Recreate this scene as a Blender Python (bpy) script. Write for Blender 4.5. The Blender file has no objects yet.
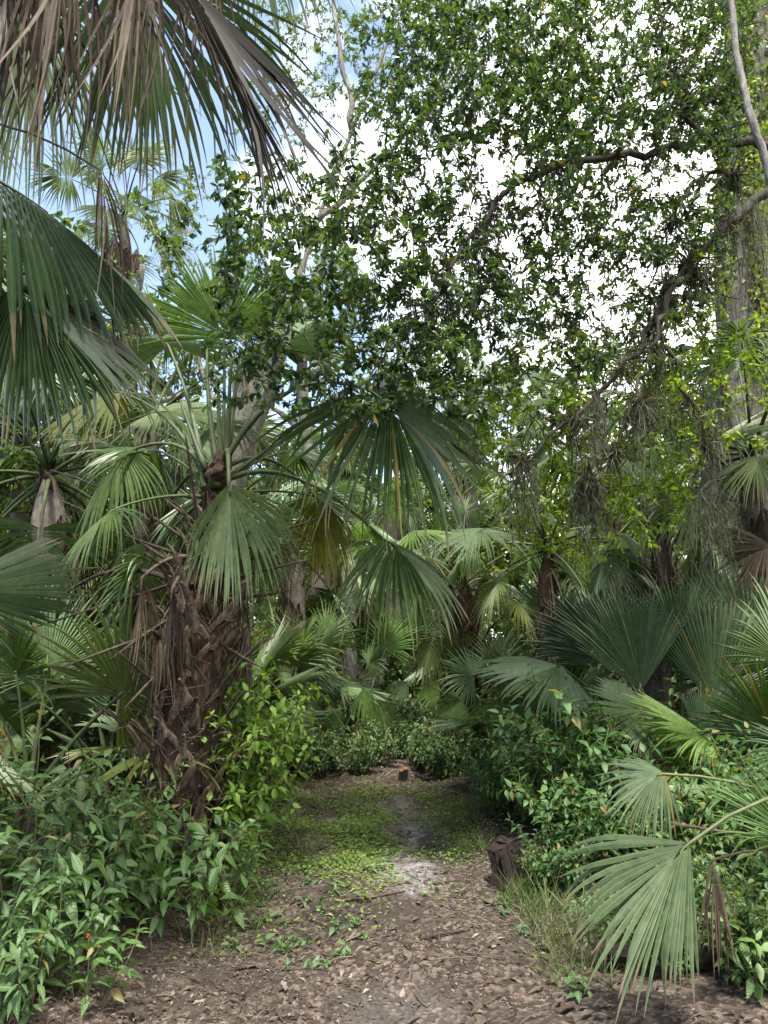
import bpy, math, random
import numpy as np

R_ = math.radians
scene = bpy.context.scene
COL = scene.collection
rng = np.random.default_rng(7)
UP = np.array([0., 0., 1.])

# ------------------------------------------------------------------ camera maths (layout helper)
EYE = 1.5
CAM = np.array([0., 0., EYE])
FPX = 710.0
PITCH = math.atan(128 / FPX)
_c, _s = math.cos(PITCH), math.sin(PITCH)


def ray(px, py):
    rx, uy = (px - 384) / FPX, (512 - py) / FPX
    return np.array([rx, _c - uy * _s, _s + uy * _c])


def P(px, py, Y):
    d = ray(px, py)
    return CAM + d * (Y / d[1])


def G(px, py):
    d = ray(px, py)
    p = CAM + d * (-EYE / d[2])
    p[2] = 0
    return p


def GX(px, Y):
    """ground point under picture column px at distance Y"""
    d = ray(px, 780)
    p = CAM + d * (Y / d[1])
    p[2] = hgt(p[0], p[1])
    return p


def unit(v):
    v = np.asarray(v, float)
    return v / (np.linalg.norm(v, axis=-1, keepdims=True) + 1e-12)


# ------------------------------------------------------------------ path outline
_L = [G(150, 1024), G(150, 985), G(196, 930), G(246, 892), G(285, 852), G(306, 815), G(300, 795), G(262, 783)]
_R = [G(585, 1024), G(548, 970), G(522, 920), G(500, 882), G(470, 845), G(452, 815), G(444, 795), G(430, 783)]
_yl = np.array([-6.] + [p[1] for p in _L]); _xl = np.array([_L[0][0]] + [p[0] for p in _L])
_yr = np.array([-6.] + [p[1] for p in _R]); _xr = np.array([_R[0][0]] + [p[0] for p in _R])


def path_edges(y):
    return np.interp(y, _yl, _xl), np.interp(y, _yr, _xr)


def hgt(x, y):
    x = np.asarray(x, float); y = np.asarray(y, float)
    l, r = path_edges(y)
    out = np.maximum(np.maximum(l - x, x - r), 0)
    out = np.where(y > 8.2, np.maximum(out, np.minimum((y - 8.2), 2)), out)
    bank = 0.16 * (1 - np.exp(-out * 1.6))
    n = 0.018 * np.sin(3.1 * x + 1.7 * y) + 0.014 * np.sin(5.3 * y - 2.2 * x + 1) + 0.008 * np.sin(11 * x + 7 * y) + 0.006 * np.sin(17 * y - 13 * x)
    far = np.exp(-np.maximum(np.hypot(x, y) - 12, 0) / 10)
    return bank + n * far


# ------------------------------------------------------------------ mesh builder
class MB:
    def __init__(self):
        self.v, self.q, self.t, self.a, self.mq, self.mt, self.n = [], [], [], [], [], [], 0

    def add(self, V, quads=None, tris=None, attr=None, mat=0):
        V = np.asarray(V, np.float32).reshape(-1, 3)
        self.v.append(V)
        self.a.append(np.zeros((len(V), 3), np.float32) if attr is None else np.asarray(attr, np.float32).reshape(-1, 3))
        if quads is not None and len(quads):
            self.q.append(np.asarray(quads, np.int32).reshape(-1, 4) + self.n); self.mq.append(np.full(len(self.q[-1]), mat, np.int32))
        if tris is not None and len(tris):
            self.t.append(np.asarray(tris, np.int32).reshape(-1, 3) + self.n); self.mt.append(np.full(len(self.t[-1]), mat, np.int32))
        self.n += len(V)

    def mesh(self, name, mats, smooth=False, origin=None):
        me = bpy.data.meshes.new(name)
        if self.n == 0:
            return me
        V = np.concatenate(self.v)
        if origin is not None:
            V = V - np.asarray(origin, np.float32)
        A = np.concatenate(self.a)
        q = np.concatenate(self.q) if self.q else np.zeros((0, 4), np.int32)
        t = np.concatenate(self.t) if self.t else np.zeros((0, 3), np.int32)
        me.vertices.add(len(V)); me.vertices.foreach_set('co', V.ravel().astype(np.float32))
        loops = np.concatenate([q.ravel(), t.ravel()])
        me.loops.add(len(loops)); me.loops.foreach_set('vertex_index', loops.astype(np.int32))
        tot = np.concatenate([np.full(len(q), 4), np.full(len(t), 3)]).astype(np.int32)
        st = np.concatenate([[0], np.cumsum(tot)[:-1]]).astype(np.int32)
        me.polygons.add(len(tot))
        me.polygons.foreach_set('loop_start', st); me.polygons.foreach_set('loop_total', tot)
        mi = np.concatenate((self.mq or []) + (self.mt or []))
        me.polygons.foreach_set('material_index', mi.astype(np.int32))
        me.polygons.foreach_set('use_smooth', np.full(len(tot), smooth, bool))
        at = me.attributes.new('lf', 'FLOAT_VECTOR', 'POINT'); at.data.foreach_set('vector', A.ravel().astype(np.float32))
        for m in (mats if isinstance(mats, (list, tuple)) else [mats]):
            me.materials.append(m)
        me.update(calc_edges=True)
        return me


def link(name, data, parent=None, loc=(0, 0, 0), rz=0.0, sc=1.0):
    o = bpy.data.objects.new(name, data)
    COL.objects.link(o)
    o.location = [float(x) for x in loc]
    o.rotation_euler = (0, 0, float(rz))
    o.scale = (float(sc),) * 3
    if parent is not None:
        o.parent = parent
    return o


def tag(o, label, cat, group=None, kind=None):
    if label: o['label'] = label
    if cat: o['category'] = cat
    if group: o['group'] = group
    if kind: o['kind'] = kind
    return o


def thing(name, label, cat, loc, group=None, rz=0.0, sc=1.0):
    return tag(link(name, None, None, loc, rz, sc), label, cat, group)


def tube(mb, pts, radii, sides=6, rand=0.5, mat=0, rough=0.0, cap=True, r=None, along=None):
    pts = np.asarray(pts, float); n = len(pts)
    radii = np.broadcast_to(np.asarray(radii, float), (n,))
    tan = unit(np.gradient(pts, axis=0))
    ref = np.array([1., 0, 0]) if abs(tan[0][0]) < .8 else np.array([0, 1., 0])
    fr = []
    u = unit(ref - tan[0] * ref.dot(tan[0]))
    for k in range(n):
        u = unit(u - tan[k] * u.dot(tan[k]))
        fr.append((u, np.cross(tan[k], u)))
    U = np.array([f[0] for f in fr]); W = np.array([f[1] for f in fr])
    a = np.arange(sides) * 2 * math.pi / sides
    rr = radii[:, None] * np.ones((n, sides))
    if rough > 0:
        rr = rr * (1 + (r or rng).normal(0, rough, (n, sides)))
    V = pts[:, None, :] + rr[..., None] * (np.cos(a)[None, :, None] * U[:, None, :] + np.sin(a)[None, :, None] * W[:, None, :])
    i = np.arange(n - 1)[:, None] * sides; j = np.arange(sides)[None, :]; j2 = (j + 1) % sides
    q = np.stack([i + j, i + j2, i + sides + j2, i + sides + j], -1).reshape(-1, 4)
    al = np.linspace(0, 1, n) if along is None else along
    at = np.stack([np.full((n, sides), rand), np.repeat(al[:, None], sides, 1), np.repeat((a / 6.283)[None, :], n, 0)], -1)
    V = V.reshape(-1, 3); at = at.reshape(-1, 3); tr = None
    if cap:
        V = np.concatenate([V, pts[:1], pts[-1:]]); at = np.concatenate([at, [[rand, 0, 0], [rand, 1, 0]]])
        c0, c1, off = n * sides, n * sides + 1, (n - 1) * sides
        jj = np.arange(sides); kk = (jj + 1) % sides
        tr = np.concatenate([np.stack([kk, jj, np.full(sides, c0)], -1), np.stack([off + jj, off + kk, np.full(sides, c1)], -1)])
    mb.add(V, q, tr, at, mat)


def bez(a, b, c, n):
    t = np.linspace(0, 1, n)[:, None]
    return (1 - t) ** 2 * a + 2 * t * (1 - t) * b + t ** 2 * c


def spline(pts, n):
    """smooth Catmull-Rom through points"""
    pts = np.asarray(pts, float)
    p = np.concatenate([[2 * pts[0] - pts[1]], pts, [2 * pts[-1] - pts[-2]]])
    out = []
    m = len(pts) - 1
    for t in np.linspace(0, m - 1e-6, n):
        i = int(t); f = t - i
        a, b, c, d = p[i], p[i + 1], p[i + 2], p[i + 3]
        out.append(.5 * (2 * b + (c - a) * f + (2 * a - 5 * b + 4 * c - d) * f * f + (3 * b - a - 3 * c + d) * f ** 3))
    return np.array(out)


OVATE = [(0, .03), (.12, .5), (.36, 1), (.68, .66), (.88, .2), (1, .0)]
LANCE = [(0, .05), (.2, .7), (.5, 1), (.8, .5), (1, 0)]
OAK = [(0, .03), (.34, .8), (.7, .92), (1, .05)]
LOW = [(0, .05), (.45, 1), (1, 0)]
OBOV = [(0, .05), (.3, .6), (.62, 1), (.88, .62), (1, 0.05)]


def leaves(mb, pos, d, nrm, L, W, prof=LOW, curl=.15, fold=.25, mat=0, rand=None, r=rng):
    pos = np.asarray(pos, float); N = len(pos)
    if N == 0: return
    d = unit(d); side = unit(np.cross(nrm, d)); nrm = np.cross(d, side)
    L = np.broadcast_to(np.asarray(L, float), (N,))[:, None]; W = np.broadcast_to(np.asarray(W, float), (N,))[:, None]
    cu = (np.broadcast_to(curl, (N,)) * r.uniform(.3, 1.7, N))[:, None]
    rows, at = [], []
    rand = r.random(N) if rand is None else rand
    for t, w in prof:
        c = pos + d * L * t - nrm * L * cu * t * t
        l = c + side * W * w + nrm * fold * W * w
        rr = c - side * W * w + nrm * fold * W * w
        rows.append(np.stack([l, c, rr], 1))
        at.append(np.stack([np.stack([rand, np.full(N, t), np.full(N, z)], -1) for z in (-w, 0., w)], 1))
    V = np.stack(rows, 1)
    A = np.stack(at, 1)
    K = len(prof)
    base = (np.arange(N) * K * 3)[:, None, None]
    k = (np.arange(K - 1) * 3)[None, :, None]
    q1 = np.array([0, 1, 4, 3])[None, None, :]; q2 = np.array([1, 2, 5, 4])[None, None, :]
    q = np.concatenate([(base + k + q1).reshape(-1, 4), (base + k + q2).reshape(-1, 4)])
    mb.add(V, q, None, A, mat)


# ------------------------------------------------------------------ materials
def nd(nt, t, **kw):
    n = nt.nodes.new(t)
    for k, v in kw.items(): setattr(n, k, v)
    return n


def newmat(name):
    m = bpy.data.materials.new(name); m.use_nodes = True
    nt = m.node_tree; nt.nodes.clear()
    return m, nt, nt.links.new


def ramp(nt, stops, inp=None, interp='LINEAR'):
    n = nd(nt, 'ShaderNodeValToRGB'); cr = n.color_ramp; cr.interpolation = interp
    while len(cr.elements) > 1: cr.elements.remove(cr.elements[0])
    for i, (p, c) in enumerate(stops):
        e = cr.elements[0] if i == 0 else cr.elements.new(p)
        e.position = p; e.color = (*c, 1) if len(c) == 3 else c
    if inp is not None: nt.links.new(inp, n.inputs[0])
    return n


def mixc(nt, fac, a, b, mode='MIX'):
    n = nd(nt, 'ShaderNodeMix', data_type='RGBA', blend_type=mode)
    for s, v in ((n.inputs[0], fac), (n.inputs[6], a), (n.inputs[7], b)):
        if hasattr(v, 'links'): nt.links.new(v, s)
        elif isinstance(v, (int, float)): s.default_value = v
        else: s.default_value = (*v, 1)
    return n.outputs[2]


def mth(nt, op, a, b=None, c=None, clamp=False):
    n = nd(nt, 'ShaderNodeMath', operation=op, use_clamp=clamp)
    for i, v in enumerate((a, b, c)):
        if v is None: continue
        if hasattr(v, 'links'): nt.links.new(v, n.inputs[i])
        else: n.inputs[i].default_value = v
    return n.outputs[0]


def leafmat(name, cols, trans, tw=.35, rough=.42, spec=.45, tip=None, tip0=.8, veins=0.0, midrib=None, ovar=.25, spots=None, sick=0.0, yel=0.0):
    m, nt, lk = newmat(name)
    a = nd(nt, 'ShaderNodeAttribute', attribute_name='lf')
    sp = nd(nt, 'ShaderNodeSeparateXYZ'); lk(a.outputs['Vector'], sp.inputs[0])
    rnd, al, ac = sp.outputs
    n = len(cols)
    col = ramp(nt, [(i / max(n - 1, 1), c) for i, c in enumerate(cols)], rnd).outputs[0]
    oi = nd(nt, 'ShaderNodeObjectInfo')
    hs = nd(nt, 'ShaderNodeHueSaturation')
    lk(col, hs.inputs['Color'])
    lk(mth(nt, 'MULTIPLY_ADD', oi.outputs['Random'], ovar * .12, .5 - ovar * .06), hs.inputs['Hue'])
    lk(mth(nt, 'MULTIPLY_ADD', oi.outputs['Random'], -ovar * 1.4, 1 + ovar * .7), hs.inputs['Value'])
    col = hs.outputs[0]
    tc = nd(nt, 'ShaderNodeTexCoord')
    nz = nd(nt, 'ShaderNodeTexNoise'); nz.inputs['Scale'].default_value = 9; lk(tc.outputs['Object'], nz.inputs['Vector'])
    mot = nd(nt, 'ShaderNodeTexNoise'); mot.inputs['Scale'].default_value = 22; mot.inputs['Detail'].default_value = 4; lk(tc.outputs['Object'], mot.inputs['Vector'])
    col = mixc(nt, 1.0, col, ramp(nt, [(.3, (.72, .74, .72)), (.7, (1.25, 1.22, 1.2))], mot.outputs[0]).outputs[0], 'MULTIPLY')
    if yel:
        f = ramp(nt, [(.72, (0, 0, 0)), (1, (yel, yel, yel))], oi.outputs['Random']).outputs[0]
        col = mixc(nt, f, col, (.20, .19, .045))
    if sick:
        f = mth(nt, 'GREATER_THAN', mth(nt, 'FRACT', mth(nt, 'MULTIPLY', rnd, 37.7)), 1 - sick)
        col = mixc(nt, mth(nt, 'MULTIPLY', f, .8), col, (.20, .15, .045))
    if spots:
        nf = nd(nt, 'ShaderNodeTexNoise'); nf.inputs['Scale'].default_value = 40; lk(tc.outputs['Object'], nf.inputs['Vector'])
        f = ramp(nt, [(.6, (0, 0, 0)), (.72, (1, 1, 1))], nf.outputs[0]).outputs[0]
        col = mixc(nt, mth(nt, 'MULTIPLY', f, .6), col, spots)
    if midrib:
        f = mth(nt, 'SUBTRACT', 1, mth(nt, 'MULTIPLY', mth(nt, 'ABSOLUTE', ac), 4), clamp=True)
        col = mixc(nt, mth(nt, 'MULTIPLY', f, .6), col, midrib)
    if tip:
        x = mth(nt, 'ADD', al, mth(nt, 'MULTIPLY_ADD', nz.outputs[0], .5, -.25))
        x = mth(nt, 'ADD', x, mth(nt, 'MULTIPLY_ADD', rnd, .24, -.12))
        f = ramp(nt, [(tip0, (0, 0, 0)), (min(tip0 + .14, 1), (1, 1, 1))], x).outputs[0]
        col = mixc(nt, f, col, tip)
    b = nd(nt, 'ShaderNodeBsdfPrincipled')
    lk(col, b.inputs['Base Color']); b.inputs['Roughness'].default_value = rough
    b.inputs['Specular IOR Level'].default_value = spec
    if veins:
        w = mth(nt, 'SINE', mth(nt, 'MULTIPLY', mth(nt, 'ADD', al, mth(nt, 'MULTIPLY', mth(nt, 'ABSOLUTE', ac), -.16)), 52))
        bp = nd(nt, 'ShaderNodeBump'); bp.inputs['Strength'].default_value = veins; bp.inputs['Distance'].default_value = .003
        lk(w, bp.inputs['Height']); lk(bp.outputs[0], b.inputs['Normal'])
    tcn = mixc(nt, 1.0, col, trans, 'MULTIPLY')
    t = nd(nt, 'ShaderNodeBsdfTranslucent'); lk(tcn, t.inputs[0])
    mx = nd(nt, 'ShaderNodeMixShader'); mx.inputs[0].default_value = tw
    lk(b.outputs[0], mx.inputs[1]); lk(t.outputs[0], mx.inputs[2])
    o = nd(nt, 'ShaderNodeOutputMaterial'); lk(mx.outputs[0], o.inputs[0])
    return m


def barkmat(name, cols, scale=6, stretch=5, bump=.8, rough=.9, dist=.02, lichen=None):
    m, nt, lk = newmat(name)
    tc = nd(nt, 'ShaderNodeTexCoord'); mp = nd(nt, 'ShaderNodeMapping'); mp.inputs['Scale'].default_value = (stretch, stretch, 1)
    lk(tc.outputs['Object'], mp.inputs[0])
    n1 = nd(nt, 'ShaderNodeTexNoise'); n1.inputs['Scale'].default_value = scale; n1.inputs['Detail'].default_value = 8
    n1.inputs['Roughness'].default_value = .68
    lk(mp.outputs[0], n1.inputs['Vector'])
    oi = nd(nt, 'ShaderNodeObjectInfo')
    f = mth(nt, 'ADD', n1.outputs[0], mth(nt, 'MULTIPLY_ADD', oi.outputs['Random'], .24, -.12))
    n = len(cols)
    col = ramp(nt, [(.3 + .4 * i / max(n - 1, 1), c) for i, c in enumerate(cols)], f).outputs[0]
    if lichen:
        n2 = nd(nt, 'ShaderNodeTexNoise'); n2.inputs['Scale'].default_value = 3.5; n2.inputs['Detail'].default_value = 5
        lk(tc.outputs['Object'], n2.inputs['Vector'])
        col = mixc(nt, ramp(nt, [(.52, (0, 0, 0)), (.66, (.8, .8, .8))], n2.outputs[0]).outputs[0], col, lichen)
    b = nd(nt, 'ShaderNodeBsdfPrincipled'); lk(col, b.inputs['Base Color']); b.inputs['Roughness'].default_value = rough
    b.inputs['Specular IOR Level'].default_value = .25
    bp = nd(nt, 'ShaderNodeBump'); bp.inputs['Strength'].default_value = bump; bp.inputs['Distance'].default_value = dist
    lk(n1.outputs[0], bp.inputs['Height']); lk(bp.outputs[0], b.inputs['Normal'])
    o = nd(nt, 'ShaderNodeOutputMaterial'); lk(b.outputs[0], o.inputs[0])
    return m


YG = (1.7, 1.75, .5)
M = {}
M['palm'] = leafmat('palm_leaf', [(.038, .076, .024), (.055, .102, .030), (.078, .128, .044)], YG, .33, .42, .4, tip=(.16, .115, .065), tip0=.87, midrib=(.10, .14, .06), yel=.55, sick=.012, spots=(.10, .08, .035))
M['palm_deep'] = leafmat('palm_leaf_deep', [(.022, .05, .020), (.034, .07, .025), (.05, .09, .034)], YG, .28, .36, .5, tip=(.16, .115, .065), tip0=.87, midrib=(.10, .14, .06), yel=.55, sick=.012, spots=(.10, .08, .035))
M['palm_shade'] = leafmat('palm_leaf_shaded_glossy', [(.014, .032, .013), (.022, .046, .017), (.034, .062, .022)], YG, .26, .32, .55, tip=(.14, .10, .06), tip0=.87, midrib=(.06, .09, .04), spots=(.08, .06, .03))  # darkened palm green: shade of the backlit left fans put into the colour
M['palm_blue'] = leafmat('palm_leaf_blue_green', [(.036, .068, .034), (.055, .094, .044), (.078, .12, .06)], (1.5, 1.6, .6), .28, .4, .45, tip=(.16, .115, .065), tip0=.93, midrib=(.09, .13, .07), spots=(.08, .08, .035), sick=.008)
M['palm_worn'] = leafmat('palm_leaf_worn', [(.062, .10, .045), (.085, .125, .058), (.11, .15, .075)], (1.4, 1.5, .6), .3, .45, .4, tip=(.17, .13, .08), tip0=.88, midrib=(.22, .25, .16), spots=(.16, .14, .07), sick=.012)
M['palm_pale'] = leafmat('palm_leaf_glaucous', [(.095, .150, .078), (.115, .178, .086), (.14, .20, .11)], (1.5, 1.6, .6), .33, .45, .42, tip=(.22, .17, .10), tip0=.95, midrib=(.16, .2, .11), yel=.55, sick=.012, spots=(.10, .08, .035))
M['palm_light'] = leafmat('palm_leaf_young_and_lit', [(.10, .175, .05), (.12, .2, .06), (.14, .22, .08)], (1.7, 1.7, .6), .45, .4, .45, tip=(.2, .17, .08), tip0=.97, midrib=(.14, .2, .08))  # young green; on inner palms its lightness stands in for missing light
M['palm_yellow'] = leafmat('palm_leaf_yellowing', [(.16, .17, .03), (.24, .22, .035), (.12, .15, .03)], (1.5, 1.5, .5), .4, .45, .4, tip=(.17, .11, .05), tip0=.72)
M['dead'] = leafmat('palm_leaf_dead', [(.022, .015, .010), (.05, .036, .024), (.115, .09, .066), (.034, .024, .016)], (1.2, 1.1, .8), .2, .7, .2, ovar=.35)
M['dead_dark'] = leafmat('palm_leaf_dead_dark', [(.009, .006, .0045), (.018, .012, .008), (.06, .044, .033), (.012, .008, .006), (.022, .014, .01)], (1.2, 1.1, .8), .15, .6, .3, ovar=.3)
M['petiole'] = leafmat('palm_stalk', [(.038, .058, .02), (.062, .075, .03)], YG, .05, .5, .25, ovar=.3)
M['petiole_dead'] = barkmat('palm_stalk_dead', [(.016, .012, .009), (.04, .029, .021), (.082, .064, .05)], 9, 4, .4)
M['boot'] = barkmat('palm_leaf_base', [(.02, .013, .009), (.05, .033, .023), (.10, .072, .054), (.18, .145, .115)], 7, 6, .9)
M['palm_trunk_red'] = barkmat('palm_fibre', [(.012, .008, .006), (.034, .019, .013), (.08, .044, .028)], 10, 7, 1.0)
M['palm_trunk'] = barkmat('palm_bark', [(.04, .032, .026), (.095, .08, .068), (.17, .15, .13)], 8, 2, .6)
M['palm_trunk_pale'] = barkmat('palm_bark_pale', [(.17, .16, .145), (.33, .31, .29), (.45, .43, .4)], 5, 2, .4)
M['bark'] = barkmat('oak_bark', [(.011, .009, .007), (.026, .021, .017), (.055, .045, .038)], 9, 3, 1.0, lichen=(.038, .044, .03))
M['bark_grey'] = barkmat('grey_bark', [(.04, .036, .03), (.12, .108, .092), (.21, .195, .17)], 11, 4.5, 1.0, lichen=(.2, .22, .19))
M['bark_pale'] = barkmat('pale_vine_bark', [(.06, .055, .05), (.15, .14, .13), (.25, .235, .22)], 14, 3, .5)
M['wood_dark'] = barkmat('rotting_wood', [(.004, .003, .0026), (.008, .0055, .0045), (.02, .0125, .009)], 9, 3, 1.0, lichen=(.022, .024, .014))
M['wood_cut'] = barkmat('cut_wood', [(.10, .055, .03), (.22, .13, .075), (.30, .2, .13)], 6, 1.5, .5)
M['twig'] = barkmat('twig_bark', [(.025, .02, .016), (.06, .05, .04), (.10, .085, .07)], 20, 1, .3)
M['stem'] = leafmat('green_stem', [(.05, .075, .025), (.085, .07, .04)], YG, .05, .5, .3)
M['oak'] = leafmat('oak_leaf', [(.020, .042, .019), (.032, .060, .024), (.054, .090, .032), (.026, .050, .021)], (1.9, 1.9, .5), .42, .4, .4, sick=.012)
M['oak_light'] = leafmat('backlit_oak_leaf', [(.10, .165, .022), (.14, .21, .028), (.175, .245, .036)], (1.9, 1.8, .4), .55, .4, .45, sick=.012)  # lightened oak leaf: backlight on the lower sprays painted into the colour
M['far_leaf'] = leafmat('far_leaf', [(.03, .062, .024), (.05, .088, .032), (.075, .115, .042)], (1.8, 1.8, .45), .4, .45, .4, ovar=.45, sick=.012)
M['far_yellow'] = leafmat('far_yellow_leaf', [(.09, .14, .03), (.13, .18, .035), (.16, .2, .05)], (1.7, 1.6, .4), .45, .45, .4, ovar=.3)
M['shrub'] = leafmat('shrub_leaf', [(.045, .10, .024), (.065, .13, .030), (.09, .165, .045)], (1.7, 1.7, .5), .33, .38, .5, veins=.35, midrib=(.10, .16, .06), ovar=.3, sick=0.05)
M['shrub_pale'] = leafmat('pale_weed_leaf', [(.036, .08, .026), (.055, .11, .033), (.085, .148, .05)], (1.5, 1.6, .6), .32, .48, .38, veins=.22, midrib=(.15, .21, .10), ovar=.2, sick=0.03)
M['shrub_dark'] = leafmat('dark_shrub_leaf', [(.034, .084, .022), (.054, .115, .03), (.078, .148, .042)], (1.8, 1.8, .5), .34, .48, .35, veins=.2, midrib=(.07, .12, .05), ovar=.3, sick=0.05)
M['shrub_yellow'] = leafmat('yellow_shrub_leaf', [(.075, .175, .024), (.105, .215, .03), (.135, .24, .042), (.062, .15, .024)], (1.6, 1.6, .35), .42, .5, .3, midrib=(.2, .26, .07), ovar=.2, sick=0.015)
M['grass'] = leafmat('grass_blade', [(.05, .09, .025), (.075, .115, .03), (.14, .13, .06)], YG, .35, .5, .3)
M['cover'] = leafmat('ground_cover_leaf', [(.075, .135, .025), (.11, .17, .03), (.14, .20, .045)], YG, .3, .5, .35)
M['litter'] = leafmat('fallen_leaf', [(.020, .014, .011), (.055, .039, .029), (.098, .076, .058), (.036, .024, .017), (.19, .158, .13), (.024, .017, .013), (.072, .046, .030)], (1., .9, .7), .1, .7, .25, ovar=0)
M['moss'] = leafmat('spanish_moss', [(.045, .048, .036), (.085, .088, .068), (.032, .029, .022)], (1.2, 1.2, .9), .25, .8, .1, ovar=.3)
M['airplant'] = leafmat('air_plant_leaf', [(.03, .03, .02), (.055, .054, .036), (.02, .016, .011)], (1.3, 1.2, .8), .2, .6, .2, ovar=.4)
M['red'] = leafmat('red_flower', [(.28, .008, .012), (.36, .012, .016)], (1.3, .6, .6), .3, .5, .3)


def groundmat(name, path):
    m, nt, lk = newmat(name)
    geo = nd(nt, 'ShaderNodeNewGeometry'); pos = geo.outputs['Position']

    def noise(scale, detail=6, rough=.6):
        n = nd(nt, 'ShaderNodeTexNoise'); n.inputs['Scale'].default_value = scale; n.inputs['Detail'].default_value = detail
        n.inputs['Roughness'].default_value = rough; lk(pos, n.inputs['Vector']); return n.outputs[0]
    big, mid, fine = noise(1.3), noise(7), noise(55, 8, .7)
    col = ramp(nt, [(.3, (.010, .0075, .0055)), (.5, (.026, .019, .014)), (.7, (.058, .043, .032))], mth(nt, 'ADD', mth(nt, 'MULTIPLY', mid, .5), mth(nt, 'MULTIPLY', fine, .5))).outputs[0]
    v = nd(nt, 'ShaderNodeTexVoronoi'); v.inputs['Scale'].default_value = 46; lk(pos, v.inputs['Vector'])
    v2 = nd(nt, 'ShaderNodeSeparateColor'); lk(v.outputs['Color'], v2.inputs[0])
    chip = ramp(nt, [(0, (.035, .024, .018)), (.35, (.07, .05, .04)), (.7, (.12, .095, .075)), (1, (.05, .035, .026))], v2.outputs[0]).outputs[0]
    fl = mth(nt, 'MULTIPLY', mth(nt, 'GREATER_THAN', v2.outputs[1], .45), ramp(nt, [(.38, (0, 0, 0)), (.5, (1, 1, 1))], big).outputs[0])
    col = mixc(nt, fl, col, chip)
    h = mth(nt, 'ADD', mth(nt, 'MULTIPLY', fine, .5), mth(nt, 'MULTIPLY', v.outputs['Distance'], .7))
    if path:
        sx = nd(nt, 'ShaderNodeSeparateXYZ'); lk(pos, sx.inputs[0])

        def patch(c, rx, ry, edge):
            dx = mth(nt, 'DIVIDE', mth(nt, 'SUBTRACT', sx.outputs[0], float(c[0])), rx)
            dy = mth(nt, 'DIVIDE', mth(nt, 'SUBTRACT', sx.outputs[1], float(c[1])), ry)
            r2 = mth(nt, 'SQRT', mth(nt, 'ADD', mth(nt, 'MULTIPLY', dx, dx), mth(nt, 'MULTIPLY', dy, dy)))
            x = mth(nt, 'SUBTRACT', 1.35, mth(nt, 'ADD', r2, mth(nt, 'MULTIPLY_ADD', mid, 1.5, -.75)))
            return ramp(nt, [(.35, (0, 0, 0)), (.35 + edge, (1, 1, 1))], x).outputs[0]
        sand = ramp(nt, [(.35, (.10, .093, .09)), (.65, (.225, .22, .22))], fine).outputs[0]
        brk = ramp(nt, [(.44, (0, 0, 0)), (.56, (1, 1, 1))], noise(4.5, 7, .7)).outputs[0]
        for c_, rx_, ry_ in ((G(400, 852), .30, .7), (G(418, 828), .28, .5), (G(392, 812), .35, .5), (G(408, 880), .26, .4)):
            col = mixc(nt, mth(nt, 'MULTIPLY', mth(nt, 'MULTIPLY', patch(c_, rx_, ry_, .35), brk), .85), col, sand)
        col = mixc(nt, mth(nt, 'MULTIPLY', patch(G(395, 1015), .3, .3, .4), .12), col, sand)
        col = mixc(nt, mth(nt, 'MULTIPLY', patch(G(378, 815), .5, .7, .4), .6), col, (.12, .105, .095))
        col = mixc(nt, mth(nt, 'MULTIPLY', patch(G(440, 850), .22, .5, .3), .8), col, (.022, .017, .014))
        mossy = mth(nt, 'MULTIPLY', patch(G(335, 838), .55, .9, .4), ramp(nt, [(.42, (0, 0, 0)), (.6, (.8, .8, .8))], fine).outputs[0])
        col = mixc(nt, mossy, col, (.075, .10, .03))
    b = nd(nt, 'ShaderNodeBsdfPrincipled'); lk(col, b.inputs['Base Color']); b.inputs['Roughness'].default_value = .88
    b.inputs['Specular IOR Level'].default_value = .3
    bp = nd(nt, 'ShaderNodeBump'); bp.inputs['Strength'].default_value = .9; bp.inputs['Distance'].default_value = .02
    lk(h, bp.inputs['Height']); lk(bp.outputs[0], b.inputs['Normal'])
    o = nd(nt, 'ShaderNodeOutputMaterial'); lk(b.outputs[0], o.inputs[0])
    return m


M['ground'] = groundmat('forest_floor', False)
M['path'] = groundmat('path_surface', True)


# ------------------------------------------------------------------ ground and path
def axis(a, b, step, outer):
    core = np.arange(a, b + 1e-6, step)
    return np.concatenate([a - np.array(outer[::-1]), core, b + np.array(outer)])


def ground():
    xs = axis(-12, 12, .14, [1, 3, 7, 15, 40, 120, 300]); ys = axis(-4, 16, .14, [1, 3, 7, 15, 40, 120, 300])
    X, Y = np.meshgrid(xs, ys)
    Z = hgt(X, Y)
    V = np.stack([X, Y, Z], -1).reshape(-1, 3)
    nx, ny = len(xs), len(ys)
    i = np.arange(ny - 1)[:, None] * nx; j = np.arange(nx - 1)[None, :]
    q = np.stack([i + j, i + j + 1, i + nx + j + 1, i + nx + j], -1).reshape(-1, 4)
    mb = MB(); mb.add(V, q)
    tag(link('ground', mb.mesh('ground', M['ground'], True)), 'dark forest floor under the palms and bushes', None, None, 'structure')


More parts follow.
